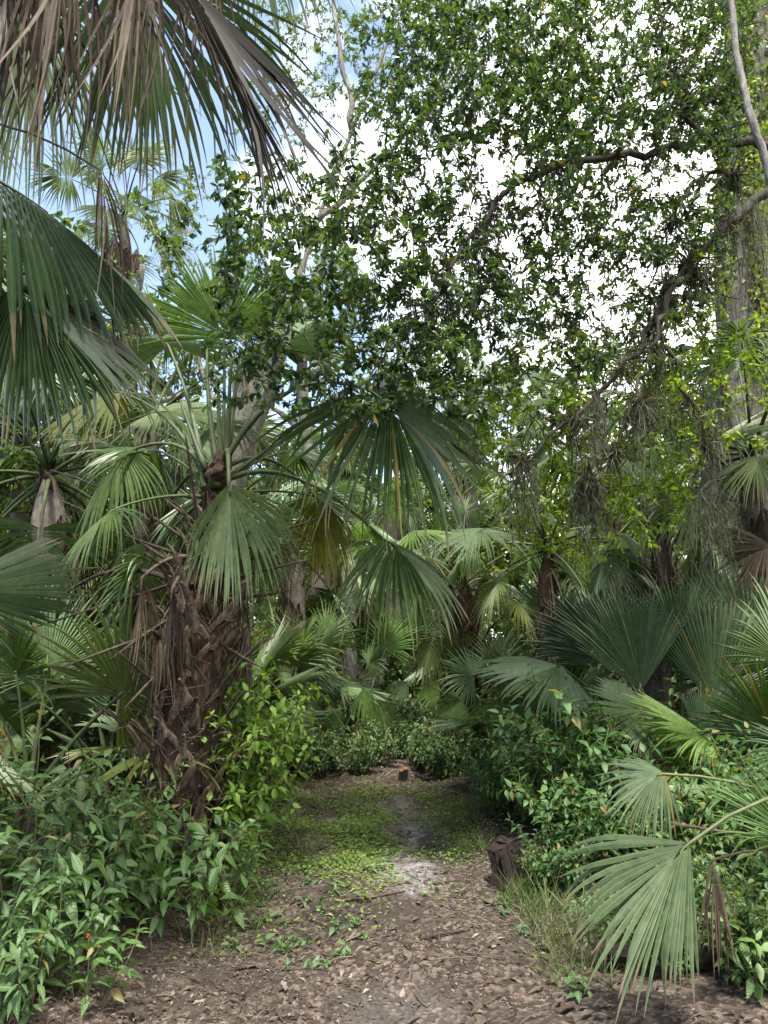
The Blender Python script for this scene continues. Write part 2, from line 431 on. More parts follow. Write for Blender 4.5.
def path():
    ys = np.concatenate([np.arange(-4, 2.6, .3), np.arange(2.6, 8.4, .045)]); T = np.linspace(0, 1, 44)
    l, r = path_edges(ys)
    l = l + .07 * np.sin(ys * 5.1) + .04 * np.sin(ys * 13.3 + 1); r = r + .06 * np.sin(ys * 4.3 + 2) + .04 * np.sin(ys * 11 + .4)
    X = l[:, None] + (r - l)[:, None] * T[None, :]; Y = np.repeat(ys[:, None], len(T), 1)
    Z = hgt(X, Y) + .012 - .03 * np.maximum(np.abs(T - .5) * 2 - .93, 0)[None, :] / .07
    V = np.stack([X, Y, Z], -1).reshape(-1, 3); nx, ny = len(T), len(ys)
    i = np.arange(ny - 1)[:, None] * nx; j = np.arange(nx - 1)[None, :]
    q = np.stack([i + j, i + j + 1, i + nx + j + 1, i + nx + j], -1).reshape(-1, 4)
    mb = MB(); mb.add(V, q)
    tag(link('path', mb.mesh('path', M['path'], True)), 'mulchy dirt path with a pale sandy patch winding into the woods', None, None, 'structure')


ground(); path()


# ------------------------------------------------------------------ fan frond
STN = np.array([.03, .22, .42, .54, .66, .78, .89, 1.0])


def frond_geo(pet, T, face, Rad, n=44, amax=2.1, fold=-.25, droop=.7, split=.40, costa=.25, ccurve=.8, pr=.014, r=rng, wob=.09, wmul=1.0, lvar=.08, groups=0, brk=.10):
    """pet: stalk points ending at the hub. returns blade MB, stalk MB"""
    T = unit(T); face = np.asarray(face, float); n = int(n * 1.3)
    N = unit(face - T * face.dot(T)); Y = np.cross(N, T)
    g = -UP
    m = 9
    cp = [np.array(pet[-1])]; cT = [T]; d = T.copy()
    for k in range(1, m):
        d = unit(d + g * ccurve / m); cp.append(cp[-1] + d * Rad * costa / (m - 1)); cT.append(d)
    cp, cT = np.array(cp), np.array(cT)
    u = np.linspace(-1, 1, n) + r.normal(0, .15 / n, n)
    if groups:
        ctr = np.round((u + 1) / 2 * (groups - 1)) / max(groups - 1, 1) * 2 - 1
        u = ctr + (u - ctr) * .62
    u = np.clip(u, -1, 1); au = np.abs(u); sg = np.sign(u)
    ti = np.clip((1 - au) ** 1.3, 0, 1) * (m - 1)
    lerp = lambda A: np.stack([np.interp(ti, np.arange(m), A[:, k]) for k in range(3)], -1)
    base, Ti = lerp(cp), unit(lerp(cT))
    Ni = unit(np.cross(Ti, np.broadcast_to(Y, Ti.shape)))
    Bv = math.cos(fold) * Y[None] * sg[:, None] + math.sin(fold) * Ni
    al = au * amax
    d = np.cos(al)[:, None] * Ti + np.sin(al)[:, None] * Bv
    W = -np.sin(al)[:, None] * Ti + np.cos(al)[:, None] * Bv
    W *= sg[:, None]
    L = (Rad - Rad * costa * np.clip((1 - au) ** 1.3, 0, 1)) * (1 - .22 * au ** 2) * (1 + r.normal(0, lvar, n))
    da = 2 * amax / (n - 1)
    hw_s = split * Rad * math.tan(da / 2) * 1.04 * wmul * (.64 if groups else 1)
    p = base + d * (STN[0] * L)[:, None]
    rows, ats = [], []
    rnd = r.random(n)
    dv = np.exp(r.normal(0, .5, n)) * droop * np.where(r.random(n) < brk, 4.0, 1.0)
    tw = r.normal(0, wob, (n, 3))
    for k, s in enumerate(STN):
        if k:
            ds = s - STN[k - 1]
            f = .25 if s <= split else 1.0 + 2.2 * (s - split)
            d = unit(d + (g * dv[:, None] * f + tw * (0 if s <= split else 1.2)) * ds)
            p = p + d * (ds * L)[:, None]
        Wk = unit(W - d * (W * d).sum(-1, keepdims=True))
        Nk = np.cross(Wk, d) ; Nk *= np.sign((Nk * Ni).sum(-1, keepdims=True) + 1e-9)
        hw = hw_s * (min(s / split, 1.0) if s <= split else max(1 - ((s - split) / (1 - split)) ** .9, .0))
        hw = hw + .0012 * (s < 1)
        pl = .8
        rows.append(np.stack([p - Wk * hw - Nk * hw * pl, p + Nk * hw * pl, p + Wk * hw - Nk * hw * pl], 1))
        ats.append(np.stack([np.stack([rnd, np.full(n, s), np.full(n, z)], -1) for z in (-1., 0., 1.)], 1))
    V = np.stack(rows, 1); A = np.stack(ats, 1); K = len(STN)
    b = (np.arange(n) * K * 3)[:, None, None]; k = (np.arange(K - 1) * 3)[None, :, None]
    q = np.concatenate([(b + k + np.array([0, 1, 4, 3])).reshape(-1, 4), (b + k + np.array([1, 2, 5, 4])).reshape(-1, 4)])
    mb = MB(); mb.add(V, q, None, A)
    st = MB()
    pts = np.concatenate([np.asarray(pet), cp[1:6]]); k = len(pet)
    rad = np.concatenate([pr * (.8 + 1.3 * np.linspace(1, 0, k) ** 2.2), np.linspace(pr * .62, pr * .15, 5)])
    tube(st, pts, rad, 6, float(r.random()))
    return mb, st


def frond_to(parent, A, B, tip, face=(0, -.7, .7), bulge=.18, mat='palm', name='frond', label=None, seed=0, Rmul=1.0, pmat=None, **kw):
    """A crown point, B hub point, tip a point the middle segment aims for; world space, parent an Empty without rotation"""
    r = np.random.default_rng(seed)
    A, B, tip = map(lambda v: np.asarray(v, float), (A, B, tip))
    o = np.array(parent.location)
    D = np.linalg.norm(B - A)
    T = unit(tip - B)
    pet = bez(A, (A + B) / 2 + UP * bulge * D - T * .12 * D, B, 10)
    mb, st = frond_geo(pet, T, face, np.linalg.norm(tip - B) * Rmul, r=r, **kw)
    f = link(name, mb.mesh('frond_blade', M[mat], False, o), parent)
    if label: f['label'] = label
    link('stalk', st.mesh('frond_stalk', M[pmat or ('petiole_dead' if mat.startswith('dead') else 'petiole')], True, o), f)
    return f


# ---- pools of fronds for the ordinary palms (outward = +x, all in the palm's own scale: blade radius 1 = 0.8 m)
POOL = {}


def pool(kind, elevs, mat, nvar, pet=(.8, 1.2), rad=.8, **kw):
    out = []
    for e in elevs:
        row = []
        for v in range(nvar):
            r = np.random.default_rng(hash((kind, int(e), v)) % 1000 if False else (len(kind) * 131 + int(e + 200) * 17 + v))
            ee = R_(e + r.uniform(-6, 6)); pl = r.uniform(*pet)
            d0 = np.array([math.cos(ee), 0, math.sin(ee)])
            e2 = ee - R_(r.uniform(25, 50)) * max(.25, math.cos(ee)) * .9
            d1 = np.array([math.cos(e2), 0, math.sin(e2)])
            B = d0 * pl * .5 + d1 * pl * .5
            pts = bez(np.zeros(3), d0 * pl * .5, B, 8)
            k = dict(n=44, wob=.12, lvar=.09, amax=r.uniform(1.7, 2.25), fold=r.uniform(-.6, .15), droop=r.uniform(.5, 1.3), split=r.uniform(.32, .46), costa=.3, ccurve=r.uniform(.5, 1.2), pr=.013)
            k.update(kw)
            fc = np.array([-math.sin(e2), r.normal(0, .35), math.cos(e2)])
            b, s = frond_geo(pts, d1, fc, rad * r.uniform(.85, 1.1), r=r, **k)
            row.append((b.mesh('frond_blade', M[mat]), s.mesh('frond_stalk', M['petiole_dead' if mat.startswith('dead') else 'petiole'], True)))
        out.append(row)
    POOL[kind] = (np.array(elevs), out)


EL = [82, 62, 42, 22, 2, -18, -42]
pool('green', EL, 'palm', 3)
pool('pale', EL, 'palm_pale', 2, droop=.45)
pool('light', EL[:5], 'palm_light', 2, droop=.35)
pool('yellow', [0, -25], 'palm_yellow', 2)
pool('deadf', [-40, -62, -80], 'dead', 3, pet=(.5, .8), amax=1.1, droop=2.2, fold=-.9, n=30, lvar=.15, wob=.25)
pool('low', [80, 66, 50, 34, 18], 'palm', 3, pet=(.6, .95), rad=.72, droop=.3, split=.5, costa=.08, ccurve=.2)
pool('lowpale', [80, 66, 50, 34, 18], 'palm_pale', 2, pet=(.6, .95), rad=.72, droop=.3, split=.5, costa=.08, ccurve=.2)
pool('lowlight', [80, 66, 50, 34, 18], 'palm_light', 2, pet=(.6, .95), rad=.72, droop=.3, split=.5, costa=.08, ccurve=.2)


def put_frond(parent, kind, loc, az, elev, sc, r, name='frond', label=None):
    E, rows = POOL[kind]
    row = rows[int(np.argmin(np.abs(E - elev)))]
    b, s = row[int(r.integers(len(row)))]
    f = link(name, b, parent, loc, az, sc)
    if label: f['label'] = label
    link('stalk', s, f)
    return f


def strap(mb, pts, wid, thk, r, out=(1, 0, 0)):
    """flat tapering strap with a ridged section"""
    pts = np.asarray(pts, float); n = len(pts)
    tan = unit(np.gradient(pts, axis=0)); Wd = unit(np.cross(tan, np.array(out)) + 1e-6); Nn = np.cross(Wd, tan)
    wid = np.broadcast_to(wid, (n,)) * (1 + r.normal(0, .10, n)); thk = np.broadcast_to(thk, (n,))
    prof = [(-1, -.2), (-.55, .75), (0, 1.0), (.55, .75), (1, -.2), (.5, -.8), (-.5, -.8)]
    rows = np.stack([pts + Wd * (wid * x)[:, None] + Nn * (thk * y)[:, None] for x, y in prof], 1)
    m = len(prof); V = rows.reshape(-1, 3)
    i = np.arange(n - 1)[:, None] * m; j = np.arange(m)[None, :]; k = (j + 1) % m
    q = np.stack([i + j, i + k, i + m + k, i + m + j], -1).reshape(-1, 4)
    V = np.concatenate([V, pts[-1:]])
    jj = np.arange(m); tr = np.stack([(n - 1) * m + jj, (n - 1) * m + (jj + 1) % m, np.full(m, n * m)], -1)
    mb.add(V, q, tr)


def boot_mesh(seed, L=.34, w=.085, cutw=.02):
    r = np.random.default_rng(seed)
    mb = MB()
    # local: x outward, z up, y across. two legs clasp the trunk and join into a flat, ragged stub
    j = np.array([.07, 0, .14])
    for s in (-1, 1):
        strap(mb, bez(np.array([-.015, s * w, -.03]), np.array([.045, s * w * .8, .07]), j + [0, s * .012, .02], 6), np.array([.012, .02, .026, .028, .026, .02]), .010, r)
    out = r.uniform(.3, .85)
    tip = np.array([.075 + L * out, r.normal(0, .04), .15 + L * (1.05 - out * .6)])
    pts = bez(j - [.012, 0, .03], np.array([.08 + L * .08, r.normal(0, .015), .15 + L * .45]), tip, 8)
    strap(mb, pts, np.array([.03, .037, .035, .03, .025, .02, .016, .35 * cutw]), np.linspace(.016, .008, 8), r)
    for k in range(9):   # loose fibres
        a = pts[int(r.integers(1, 6))]
        tube(mb, bez(a, a + r.normal(0, .05, 3), a + r.normal(0, .09, 3) - UP * .06, 5), .0018, 3, cap=False)
    return mb.mesh('leaf_base', M['boot'])


BOOTS = [boot_mesh(i, L, .085, c) for i, (L, c) in enumerate([(.30, .018), (.22, .02), (.42, .014), (.16, .022), (.36, .012), (.52, .012)])]


def palm(label, base, crown, R=1.0, nf=16, kind='green', seed=0, trunk_r=.15, tmat='palm_trunk', dead=4, group='fan palms in the woods', boots=26, lo=-35, hi=82, name='cabbage_palm', mixk=None):
    r = np.random.default_rng(seed)
    boots = 0 if base[1] > 10.4 else boots
    t = thing(name, label, 'palm tree', base, group)
    H = np.asarray(crown, float) - np.asarray(base, float)
    mid = H * .5 + np.array([r.normal(0, .06), r.normal(0, .06), 0])
    pts = bez(np.array([0, 0, -.1]), mid, H, 14)
    rad = trunk_r * (1 + .12 * r.normal(0, .4, 14)); rad[-4:] *= [1.1, 1.05, .75, .3]; rad[:2] *= 1.2
    mb = MB(); tube(mb, pts, rad, 12, rough=.05, r=r)
    link('trunk', mb.mesh('palm_trunk_mesh', M[tmat], True), t)
    ga = 2.39996; a0 = r.random() * 6.28
    for i in range(nf):
        f = (i + .5) / nf
        el = hi + (lo - hi) * f ** .85 + r.normal(0, 6)
        k = kind
        if mixk and r.random() < .35: k = mixk
        if k == 'light' and el < -5: k = 'green'
        put_frond(t, k, H + np.array([0, 0, -.10 * f]), a0 + i * ga + r.normal(0, .15), el, R * r.uniform(.85, 1.12), r)
    for i in range(dead):
        put_frond(t, 'deadf', H + np.array([0, 0, -.18 - .1 * r.random()]), r.random() * 6.28, r.choice([-40, -62, -80]), R * r.uniform(.8, 1.1), r, 'dead_frond')
    for i in range(boots):
        z = H[2] * (1 - .9 * i / boots) - .1
        q = pts[int(np.argmin(np.abs(pts[:, 2] - z)))]
        link('leaf_base', BOOTS[int(r.integers(len(BOOTS)))], t, q + np.array([math.cos(i * ga), math.sin(i * ga), 0]) * trunk_r * .8, i * ga, r.uniform(.8, 1.1) * max(.7, trunk_r / .18))
    return t


def palmetto(label, base, R=1.0, nf=9, kind='low', seed=0, group='low fan palms', mixk=None, name='palmetto', lo=22, hi=82, dead=1, lift=0.0):
    r = np.random.default_rng(seed)
    t = thing(name, label, 'palmetto', base, group)
    mb = MB(); tube(mb, [[0, 0, -.08], [.01, 0, .03], [.02, .01, .12 + lift], [.02, .01, .2 + lift]], [.09, .1, .085, .04], 10, rough=.12, r=r)
    link('stem_base', mb.mesh('palmetto_base', M['palm_trunk_red'], True), t)
    a0 = r.random() * 6.28
    for i in range(nf):
        f = (i + .5) / nf
        k = kind if not (mixk and r.random() < .35) else mixk
        put_frond(t, k, (0, 0, .16 + lift), a0 + i * 2.39996 + r.normal(0, .2), hi + (lo - hi) * f + r.normal(0, 5), R * r.uniform(.8, 1.15), r)
    for i in range(dead):
        put_frond(t, 'deadf', (0, 0, .3 * R), r.random() * 6.28, -40, R * .7, r, 'dead_frond')
    return t


# ------------------------------------------------------------------ the shaggy palm left of the path
CF = (0, -1, .25)


def main_palm():
    r = np.random.default_rng(11)
    base = G(172, 872); base[2] = hgt(base[0], base[1])
    Yb = float(base[1])
    t = thing('cabbage_palm', 'stout palm with shaggy brown trunk of old leaf bases, left of the path', 'palm tree', base)
    o = np.array(t.location)
    crown = P(213, 486, Yb)
    pts = spline([base - UP * .1, P(178, 800, Yb), P(190, 700, Yb), P(203, 590, Yb), crown], 26)
    rad = np.interp(np.linspace(0, 1, 26), [0, .1, .3, .6, .8, .92, 1], [.25, .23, .185, .19, .15, .08, .03])
    mb = MB(); tube(mb, pts, rad, 18, rough=.07, r=r)
    link('trunk', mb.mesh('palm_trunk_mesh', M['palm_trunk_red'], False, o), t)
    nb = 98
    for i in range(nb):
        f = i / nb
        z = base[2] + (crown[2] - base[2] - .22) * (f ** .95)
        k = int(np.argmin(np.abs(pts[:, 2] - z))); q = pts[k].copy(); q[2] = z
        az = i * 2.39996 + r.normal(0, .12)
        m = BOOTS[int(r.integers(len(BOOTS)))]
        b = link('leaf_base', m, t, q - o + np.array([math.cos(az), math.sin(az), 0]) * rad[k] * .86, az, r.uniform(.8, 1.2) * (1 if f < .75 else .6))
        b.rotation_euler = (r.normal(0, .14), r.normal(-.05, .16), az)
    # long dry stalks left behind on the trunk
    stubs = [((200, 575), (2, 637), .2), ((196, 560), (104, 527), .12), ((205, 600), (110, 660), -.3), ((185, 640), (125, 708), -.3), ((200, 540), (185, 432), -.25),
             ((210, 545), (262, 505), -.1), ((220, 570), (290, 545), .2), ((222, 600), (292, 590), -.1), ((215, 640), (262, 668), -.35), ((195, 620), (60, 668), -.35),
             ((200, 585), (60, 500), .3), ((225, 560), (330, 515), .3), ((218, 690), (262, 640), -.35), ((180, 700), (118, 652), -.35), ((210, 740), (246, 690), -.3), ((175, 760), (130, 722), -.35), ((226, 580), (306, 560), -.35), ((205, 555), (50, 470), .5), ((205, 530), (120, 470), .2), ((215, 590), (250, 530), -.3)]
    for i, (a, b, dy) in enumerate(stubs):
        A, B = P(*a, Yb - .05 if dy < 0 else Yb), P(*b, Yb + dy * 1.6)
        sm = MB(); tube(sm, bez(A, (A + B) / 2 + UP * .1 * np.linalg.norm(B - A) * r.uniform(-.3, .9), B, 9), np.linspace(.015, .006, 9), 5, rough=.08, r=r)
        link('dead_stalk', sm.mesh('dead_stalk', M['petiole_dead'], True, o), t)
    C = crown - UP * .02
    F = lambda hub, hy, tip, ty, **k: frond_to(t, C + np.array([r.normal(0, .04), r.normal(0, .04), 0]), P(*hub, Yb + hy), P(*tip, Yb + ty), **k)
    F((229, 484), -.45, (238, 604), -.58, face=(-.1, -1, .3), bulge=.9, mat='palm_pale', n=46, amax=1.25, fold=-.5, droop=1.6, costa=.12, ccurve=.3, split=.55, seed=1, pr=.018, label='pale blue green frond hanging bent in front of the trunk')
    F((224, 338), .25, (204, 248), .2, face=(.1, -1, .2), bulge=0, mat='palm_light', n=46, amax=1.45, fold=.1, droop=.15, costa=.15, split=.6, seed=2, label='young light green frond standing upright')
    F((250, 330), .5, (262, 262), .7, face=(-.3, -1, .2), bulge=0, mat='palm_light', n=40, amax=1.2, droop=.2, seed=22)
    F((372, 392), -.35, (494, 462), -.75, face=(.15, -.85, .55), bulge=.45, mat='palm_deep', n=56, amax=2.3, fold=-.3, droop=.7, costa=.25, ccurve=.6, seed=3, Rmul=1.15)
    F((384, 540), -.1, (480, 574), -.5, face=(.1, -.6, .8), bulge=.4, mat='palm', n=48, amax=2.0, fold=-.5, droop=.9, costa=.25, ccurve=.6, seed=4, Rmul=1.1)
    F((318, 420), .6, (372, 356), .9, face=(-.3, -.6, .7), bulge=.1, mat='palm', n=44, amax=2.0, fold=-.2, droop=.6, seed=5)
    F((318, 500), .5, (352, 585), .5, face=(.2, -.8, .5), bulge=.5, mat='palm_yellow', n=40, amax=1.3, fold=-.5, droop=1.2, seed=6, label='yellowing frond drooping right of the crown')
    F((128, 452), .3, (58, 492), .2, face=(-.2, -.5, .8), bulge=.3, mat='palm', n=46, amax=2.1, fold=-.5, droop=1.1, seed=7, Rmul=1.4)
    F((120, 392), .7, (50, 380), .8, face=(.2, -.6, .8), bulge=.15, mat='palm_pale', n=44, amax=2.0, droop=.8, seed=8, Rmul=1.2)
    F((168, 345), .9, (120, 290), 1.2, face=(.3, -.8, .5), bulge=.05, mat='palm', n=44, amax=1.9, droop=.5, seed=9)
    F((285, 350), 1.0, (310, 280), 1.3, face=(-.2, -.8, .5), bulge=.02, mat='palm_pale', n=40, amax=1.8, droop=.5, seed=10)
    F((150, 545), .8, (95, 620), .6, face=(-.3, -.8, .5), bulge=.5, mat='palm_pale', n=42, amax=1.6, droop=1.3, seed=12)
    # dead ones
    D = lambda a, hub, hy, tip, ty, **k: frond_to(t, P(*a, Yb), P(*hub, Yb + hy), P(*tip, Yb + ty), mat=k.pop('mat', 'dead'), name='dead_frond', **k)
    D((195, 560), (142, 578), -.35, (134, 668), -.4, face=(-.2, -1, .2), n=26, amax=.8, fold=-1.0, droop=2.5, wob=.5, lvar=.2, seed=20)
    D((195, 570), (172, 590), -.4, (165, 675), -.42, face=(-.2, -1, .2), n=22, amax=.7, fold=-1.0, droop=2.5, wob=.5, lvar=.2, seed=21, mat='dead_dark')
    D((190, 590), (58, 600), .5, (78, 690), .5, face=(-.2, -1, .2), n=30, amax=.8, fold=-.6, droop=1.5, wob=.4, lvar=.2, seed=23, label='brown dead fan hanging far left of the trunk')
    D((215, 560), (240, 560), .2, (246, 640), .2, face=(.2, -1, .2), n=22, amax=.8, fold=-1, droop=2.5, wob=.5, lvar=.2, seed=24)
    for i in (0, 1, 2, 3, 5, 7, 8, 9, 10, 12, 13):
        az = [100, 60, 140, 35, 175, 80, 200, 110, 120, 55, 215, 160, 150, 95, 190][i]; el = [55, 35, 40, 30, 25, 10, 15, 12, -5, -12, -8, -15, -25, -30, -30][i]
        put_frond(t, ['green', 'pale'][i % 2], C - o - UP * .05 + r.normal(0, .03, 3), R_(az) + r.normal(0, .1), el, r.uniform(.68, .92), r)
    for i in range(7):
        a_ = R_([200, 170, 225, 90, 130, 245, 30][i]); k_ = r.uniform(.25, .7)
        put_frond(t, 'deadf', C - o - UP * k_ + .1 * np.array([math.cos(a_), math.sin(a_), 0]), a_, float(r.choice([-40, -62, -80])), r.uniform(.55, .85), r, 'dead_frond')
    # spear leaves and reddish crown fibre
    for i, (a, b, dy) in enumerate([((218, 470), (207, 345), .1), ((228, 470), (240, 350), .2), ((222, 468), (218, 380), -.1), ((226, 470), (231, 355), -.15), ((206, 470), (180, 400), .1)]):
        sm = MB(); A, B = P(*a, Yb - .05), P(*b, Yb + dy); tube(sm, bez(A, (A + B) / 2 + np.array([r.normal(0, .03), 0, 0]), B, 8), np.linspace(.026, .008, 8), 6)
        link('stalk', sm.mesh('spear_stalk', M['petiole'], True, o), t)
    sm = MB(); tube(sm, spline([P(214, 478, Yb - .1), P(218, 462, Yb - .12), P(219, 448, Yb - .1)], 8), [.05, .055, .05, .042, .034, .026, .018, .008], 8, rough=.2, r=r)
    link('fibre_sheath', sm.mesh('fibre_sheath', M['palm_trunk_red'], False, o), t)


main_palm()


# ------------------------------------------------------------------ palm whose crown hangs in from the top left
def overhang_palm():
    r = np.random.default_rng(5)
    base = np.array([-2.75, 2.3, 0]); base[2] = float(hgt(base[0], base[1]))
    t = thing('cabbage_palm', 'tall palm hanging green fans and brown strips into the top left corner', 'palm tree', base)
    o = np.array(t.location)
    C = np.array([-2.35, 2.45, 3.35])
    mb = MB(); tube(mb, bez(base - UP * .1, (base + C) / 2 + [.1, 0, 0], C, 14), .17, 14, rough=.07, r=r)
    link('trunk', mb.mesh('palm_trunk_mesh', M['palm_trunk'], False, o), t)
    F = lambda hub, hy, tip, ty, **k: frond_to(t, C + np.array([r.normal(0, .04), r.normal(0, .04), 0]), P(*hub, hy), P(*tip, ty), **k)
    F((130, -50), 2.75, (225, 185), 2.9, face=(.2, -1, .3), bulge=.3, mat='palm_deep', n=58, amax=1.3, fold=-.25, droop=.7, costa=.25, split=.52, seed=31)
    F((215, -140), 3.1, (330, 20), 3.1, face=(.2, -.9, .4), bulge=.2, mat='palm', n=44, amax=1.1, droop=1.2, seed=32)
    F((30, -30), 3.0, (40, 215), 3.0, face=(0, -1, .2), bulge=.2, mat='palm_pale', n=46, amax=1.1, droop=1.0, seed=33, split=.35)
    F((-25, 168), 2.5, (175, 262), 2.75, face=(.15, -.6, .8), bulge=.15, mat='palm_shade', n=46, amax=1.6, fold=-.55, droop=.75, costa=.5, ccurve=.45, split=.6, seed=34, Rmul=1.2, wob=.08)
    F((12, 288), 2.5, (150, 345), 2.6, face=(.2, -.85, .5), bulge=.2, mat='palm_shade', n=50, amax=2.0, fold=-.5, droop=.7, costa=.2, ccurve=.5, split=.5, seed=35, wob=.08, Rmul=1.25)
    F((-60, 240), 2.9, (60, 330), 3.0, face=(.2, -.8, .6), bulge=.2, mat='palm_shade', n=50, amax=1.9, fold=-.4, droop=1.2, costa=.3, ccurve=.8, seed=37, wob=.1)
    F((-90, 60), 3.2, (40, 100), 3.2, face=(.1, -.6, .8), bulge=.1, mat='palm', n=50, amax=1.9, droop=1.2, seed=38)
    D = lambda hub, hy, tip, ty, **k: frond_to(t, C - UP * .1, P(*hub, hy), P(*tip, ty), mat=k.pop('mat', 'dead'), name='dead_frond', **k)
    D((178, -22), 2.4, (326, 108), 2.5, face=(.3, -1, .5), n=22, amax=.40, fold=-.5, droop=.3, split=.28, wob=.18, lvar=.12, mat='dead_dark', bulge=.3, seed=40, wmul=2.1, Rmul=1.4, label='dark brown dead frond slanting out to the right')
    D((60, -110), 2.35, (62, 140), 2.35, face=(0, -1, .2), n=34, amax=1.0, fold=-.6, droop=2.2, wob=.5, lvar=.22, bulge=.3, seed=41, wmul=.95, split=.3)
    D((140, -70), 2.3, (130, 110), 2.3, face=(0, -1, .2), n=26, amax=.8, fold=-.6, droop=2.4, wob=.5, lvar=.25, bulge=.3, seed=42, wmul=1.0, split=.3)
    D((10, -60), 2.5, (0, 140), 2.5, face=(0, -1, .2), n=26, amax=.8, fold=-.6, droop=2.4, wob=.5, lvar=.25, bulge=.3, seed=43, mat='dead_dark', wmul=1.0, split=.3)
    D((200, -60), 2.5, (215, 90), 2.5, face=(0, -1, .2), n=14, amax=.8, fold=-.6, droop=2.0, wob=.5, lvar=.3, bulge=.3, seed=45, wmul=.5, split=.3)
    D((100, 170), 2.62, (132, 300), 2.6, face=(0, -1, .2), n=9, amax=.6, fold=-.6, droop=2.4, wob=.6, lvar=.3, bulge=.3, seed=44, wmul=.5, split=.2, pr=.006)


overhang_palm()


def left_edge_palm():
    r = np.random.default_rng(8)
    base = np.array([-2.35, 3.0, 0.1])
    t = thing('palmetto', 'dark pleated fan palm pushing in from the left edge above the weeds', 'palmetto', base, 'low fan palms')
    o = np.array(t.location)
    mb = MB(); tube(mb, [base - UP * .2, base + UP * .2, base + UP * .45], [.12, .12, .05], 10, rough=.12, r=r)
    link('stem_base', mb.mesh('palmetto_base', M['palm_trunk_red'], False, o), t)
    C = base + UP * .35
    F = lambda hub, hy, tip, ty, **k: frond_to(t, C, P(*hub, hy), P(*tip, ty), **k)
    F((-60, 592), 3.1, (78, 572), 3.15, face=(.1, -.75, .65), mat='palm_deep', n=40, amax=.8, fold=-.1, droop=.2, split=.8, costa=.1, ccurve=.2, seed=50)
    F((-70, 700), 3.3, (25, 760), 3.2, face=(.2, -.6, .8), mat='palm_yellow', n=40, amax=1.6, fold=-.4, droop=1.9, seed=51)
    F((-60, 640), 3.5, (30, 690), 3.5, face=(.2, -.6, .8), mat='palm', n=40, amax=1.7, fold=-.4, droop=1.8, seed=52)


left_edge_palm()


# ------------------------------------------------------------------ right-hand palmettos
def right_palmetto():
    r = np.random.default_rng(9)
    base = GX(684, 5.9)
    t = thing('palmetto', 'big dark palmetto with upright fans on the right, above the bushes', 'palmetto', base, 'low fan palms')
    o = np.array(t.location)
    mb = MB(); tube(mb, [base - UP * .1, base + UP * .15, base + UP * .35], [.16, .17, .06], 10, rough=.12, r=r)
    link('stem_base', mb.mesh('palmetto_base', M['palm_trunk_red'], False, o), t)
    C = base + UP * .3
    k0 = dict(costa=.06, ccurve=.2, split=.68, droop=.14, bulge=.0, wob=.04, brk=.03, mat='palm_blue')
    F = lambda hub, hy, tip, ty, **k: frond_to(t, C, P(*hub, hy), P(*tip, ty), **{**k0, **k})
    F((642, 690), 5.6, (616, 574), 5.6, face=(-.2, -1, .15), n=34, amax=.8, seed=60, Rmul=.92)
    F((682, 655), 5.9, (690, 566), 5.95, face=(.1, -1, .3), n=44, amax=1.45, seed=61, Rmul=.88)
    F((712, 700), 5.6, (765, 612), 5.6, face=(.2, -1, .3), n=42, amax=1.3, seed=62)
    F((622, 668), 6.0, (590, 582), 6.1, face=(-.3, -1, .3), n=40, amax=1.2, seed=600)
    F((728, 676), 5.8, (716, 592), 5.8, face=(.1, -1, .2), n=40, amax=.9, seed=601)
    F((560, 666), 6.1, (496, 668), 5.7, face=(0, -.5, .9), n=44, amax=1.7, droop=.7, mat='palm_pale', seed=63)
    F((604, 652), 6.3, (560, 588), 6.4, face=(-.2, -1, .3), n=44, amax=1.8, seed=64)
    F((750, 650), 6.0, (790, 570), 6.1, face=(.1, -1, .3), n=44, amax=1.8, mat='palm_pale', seed=65)
    F((650, 710), 5.4, (600, 706), 5.2, face=(-.2, -.8, .6), n=40, amax=1.5, seed=66, mat='palm_pale')
    F((700, 735), 5.3, (745, 700), 5.2, face=(.1, -1, .4), n=40, amax=1.3, seed=67)
    F((720, 640), 6.4, (728, 560), 6.5, face=(.1, -1, .3), n=40, amax=1.7, seed=68)


right_palmetto()


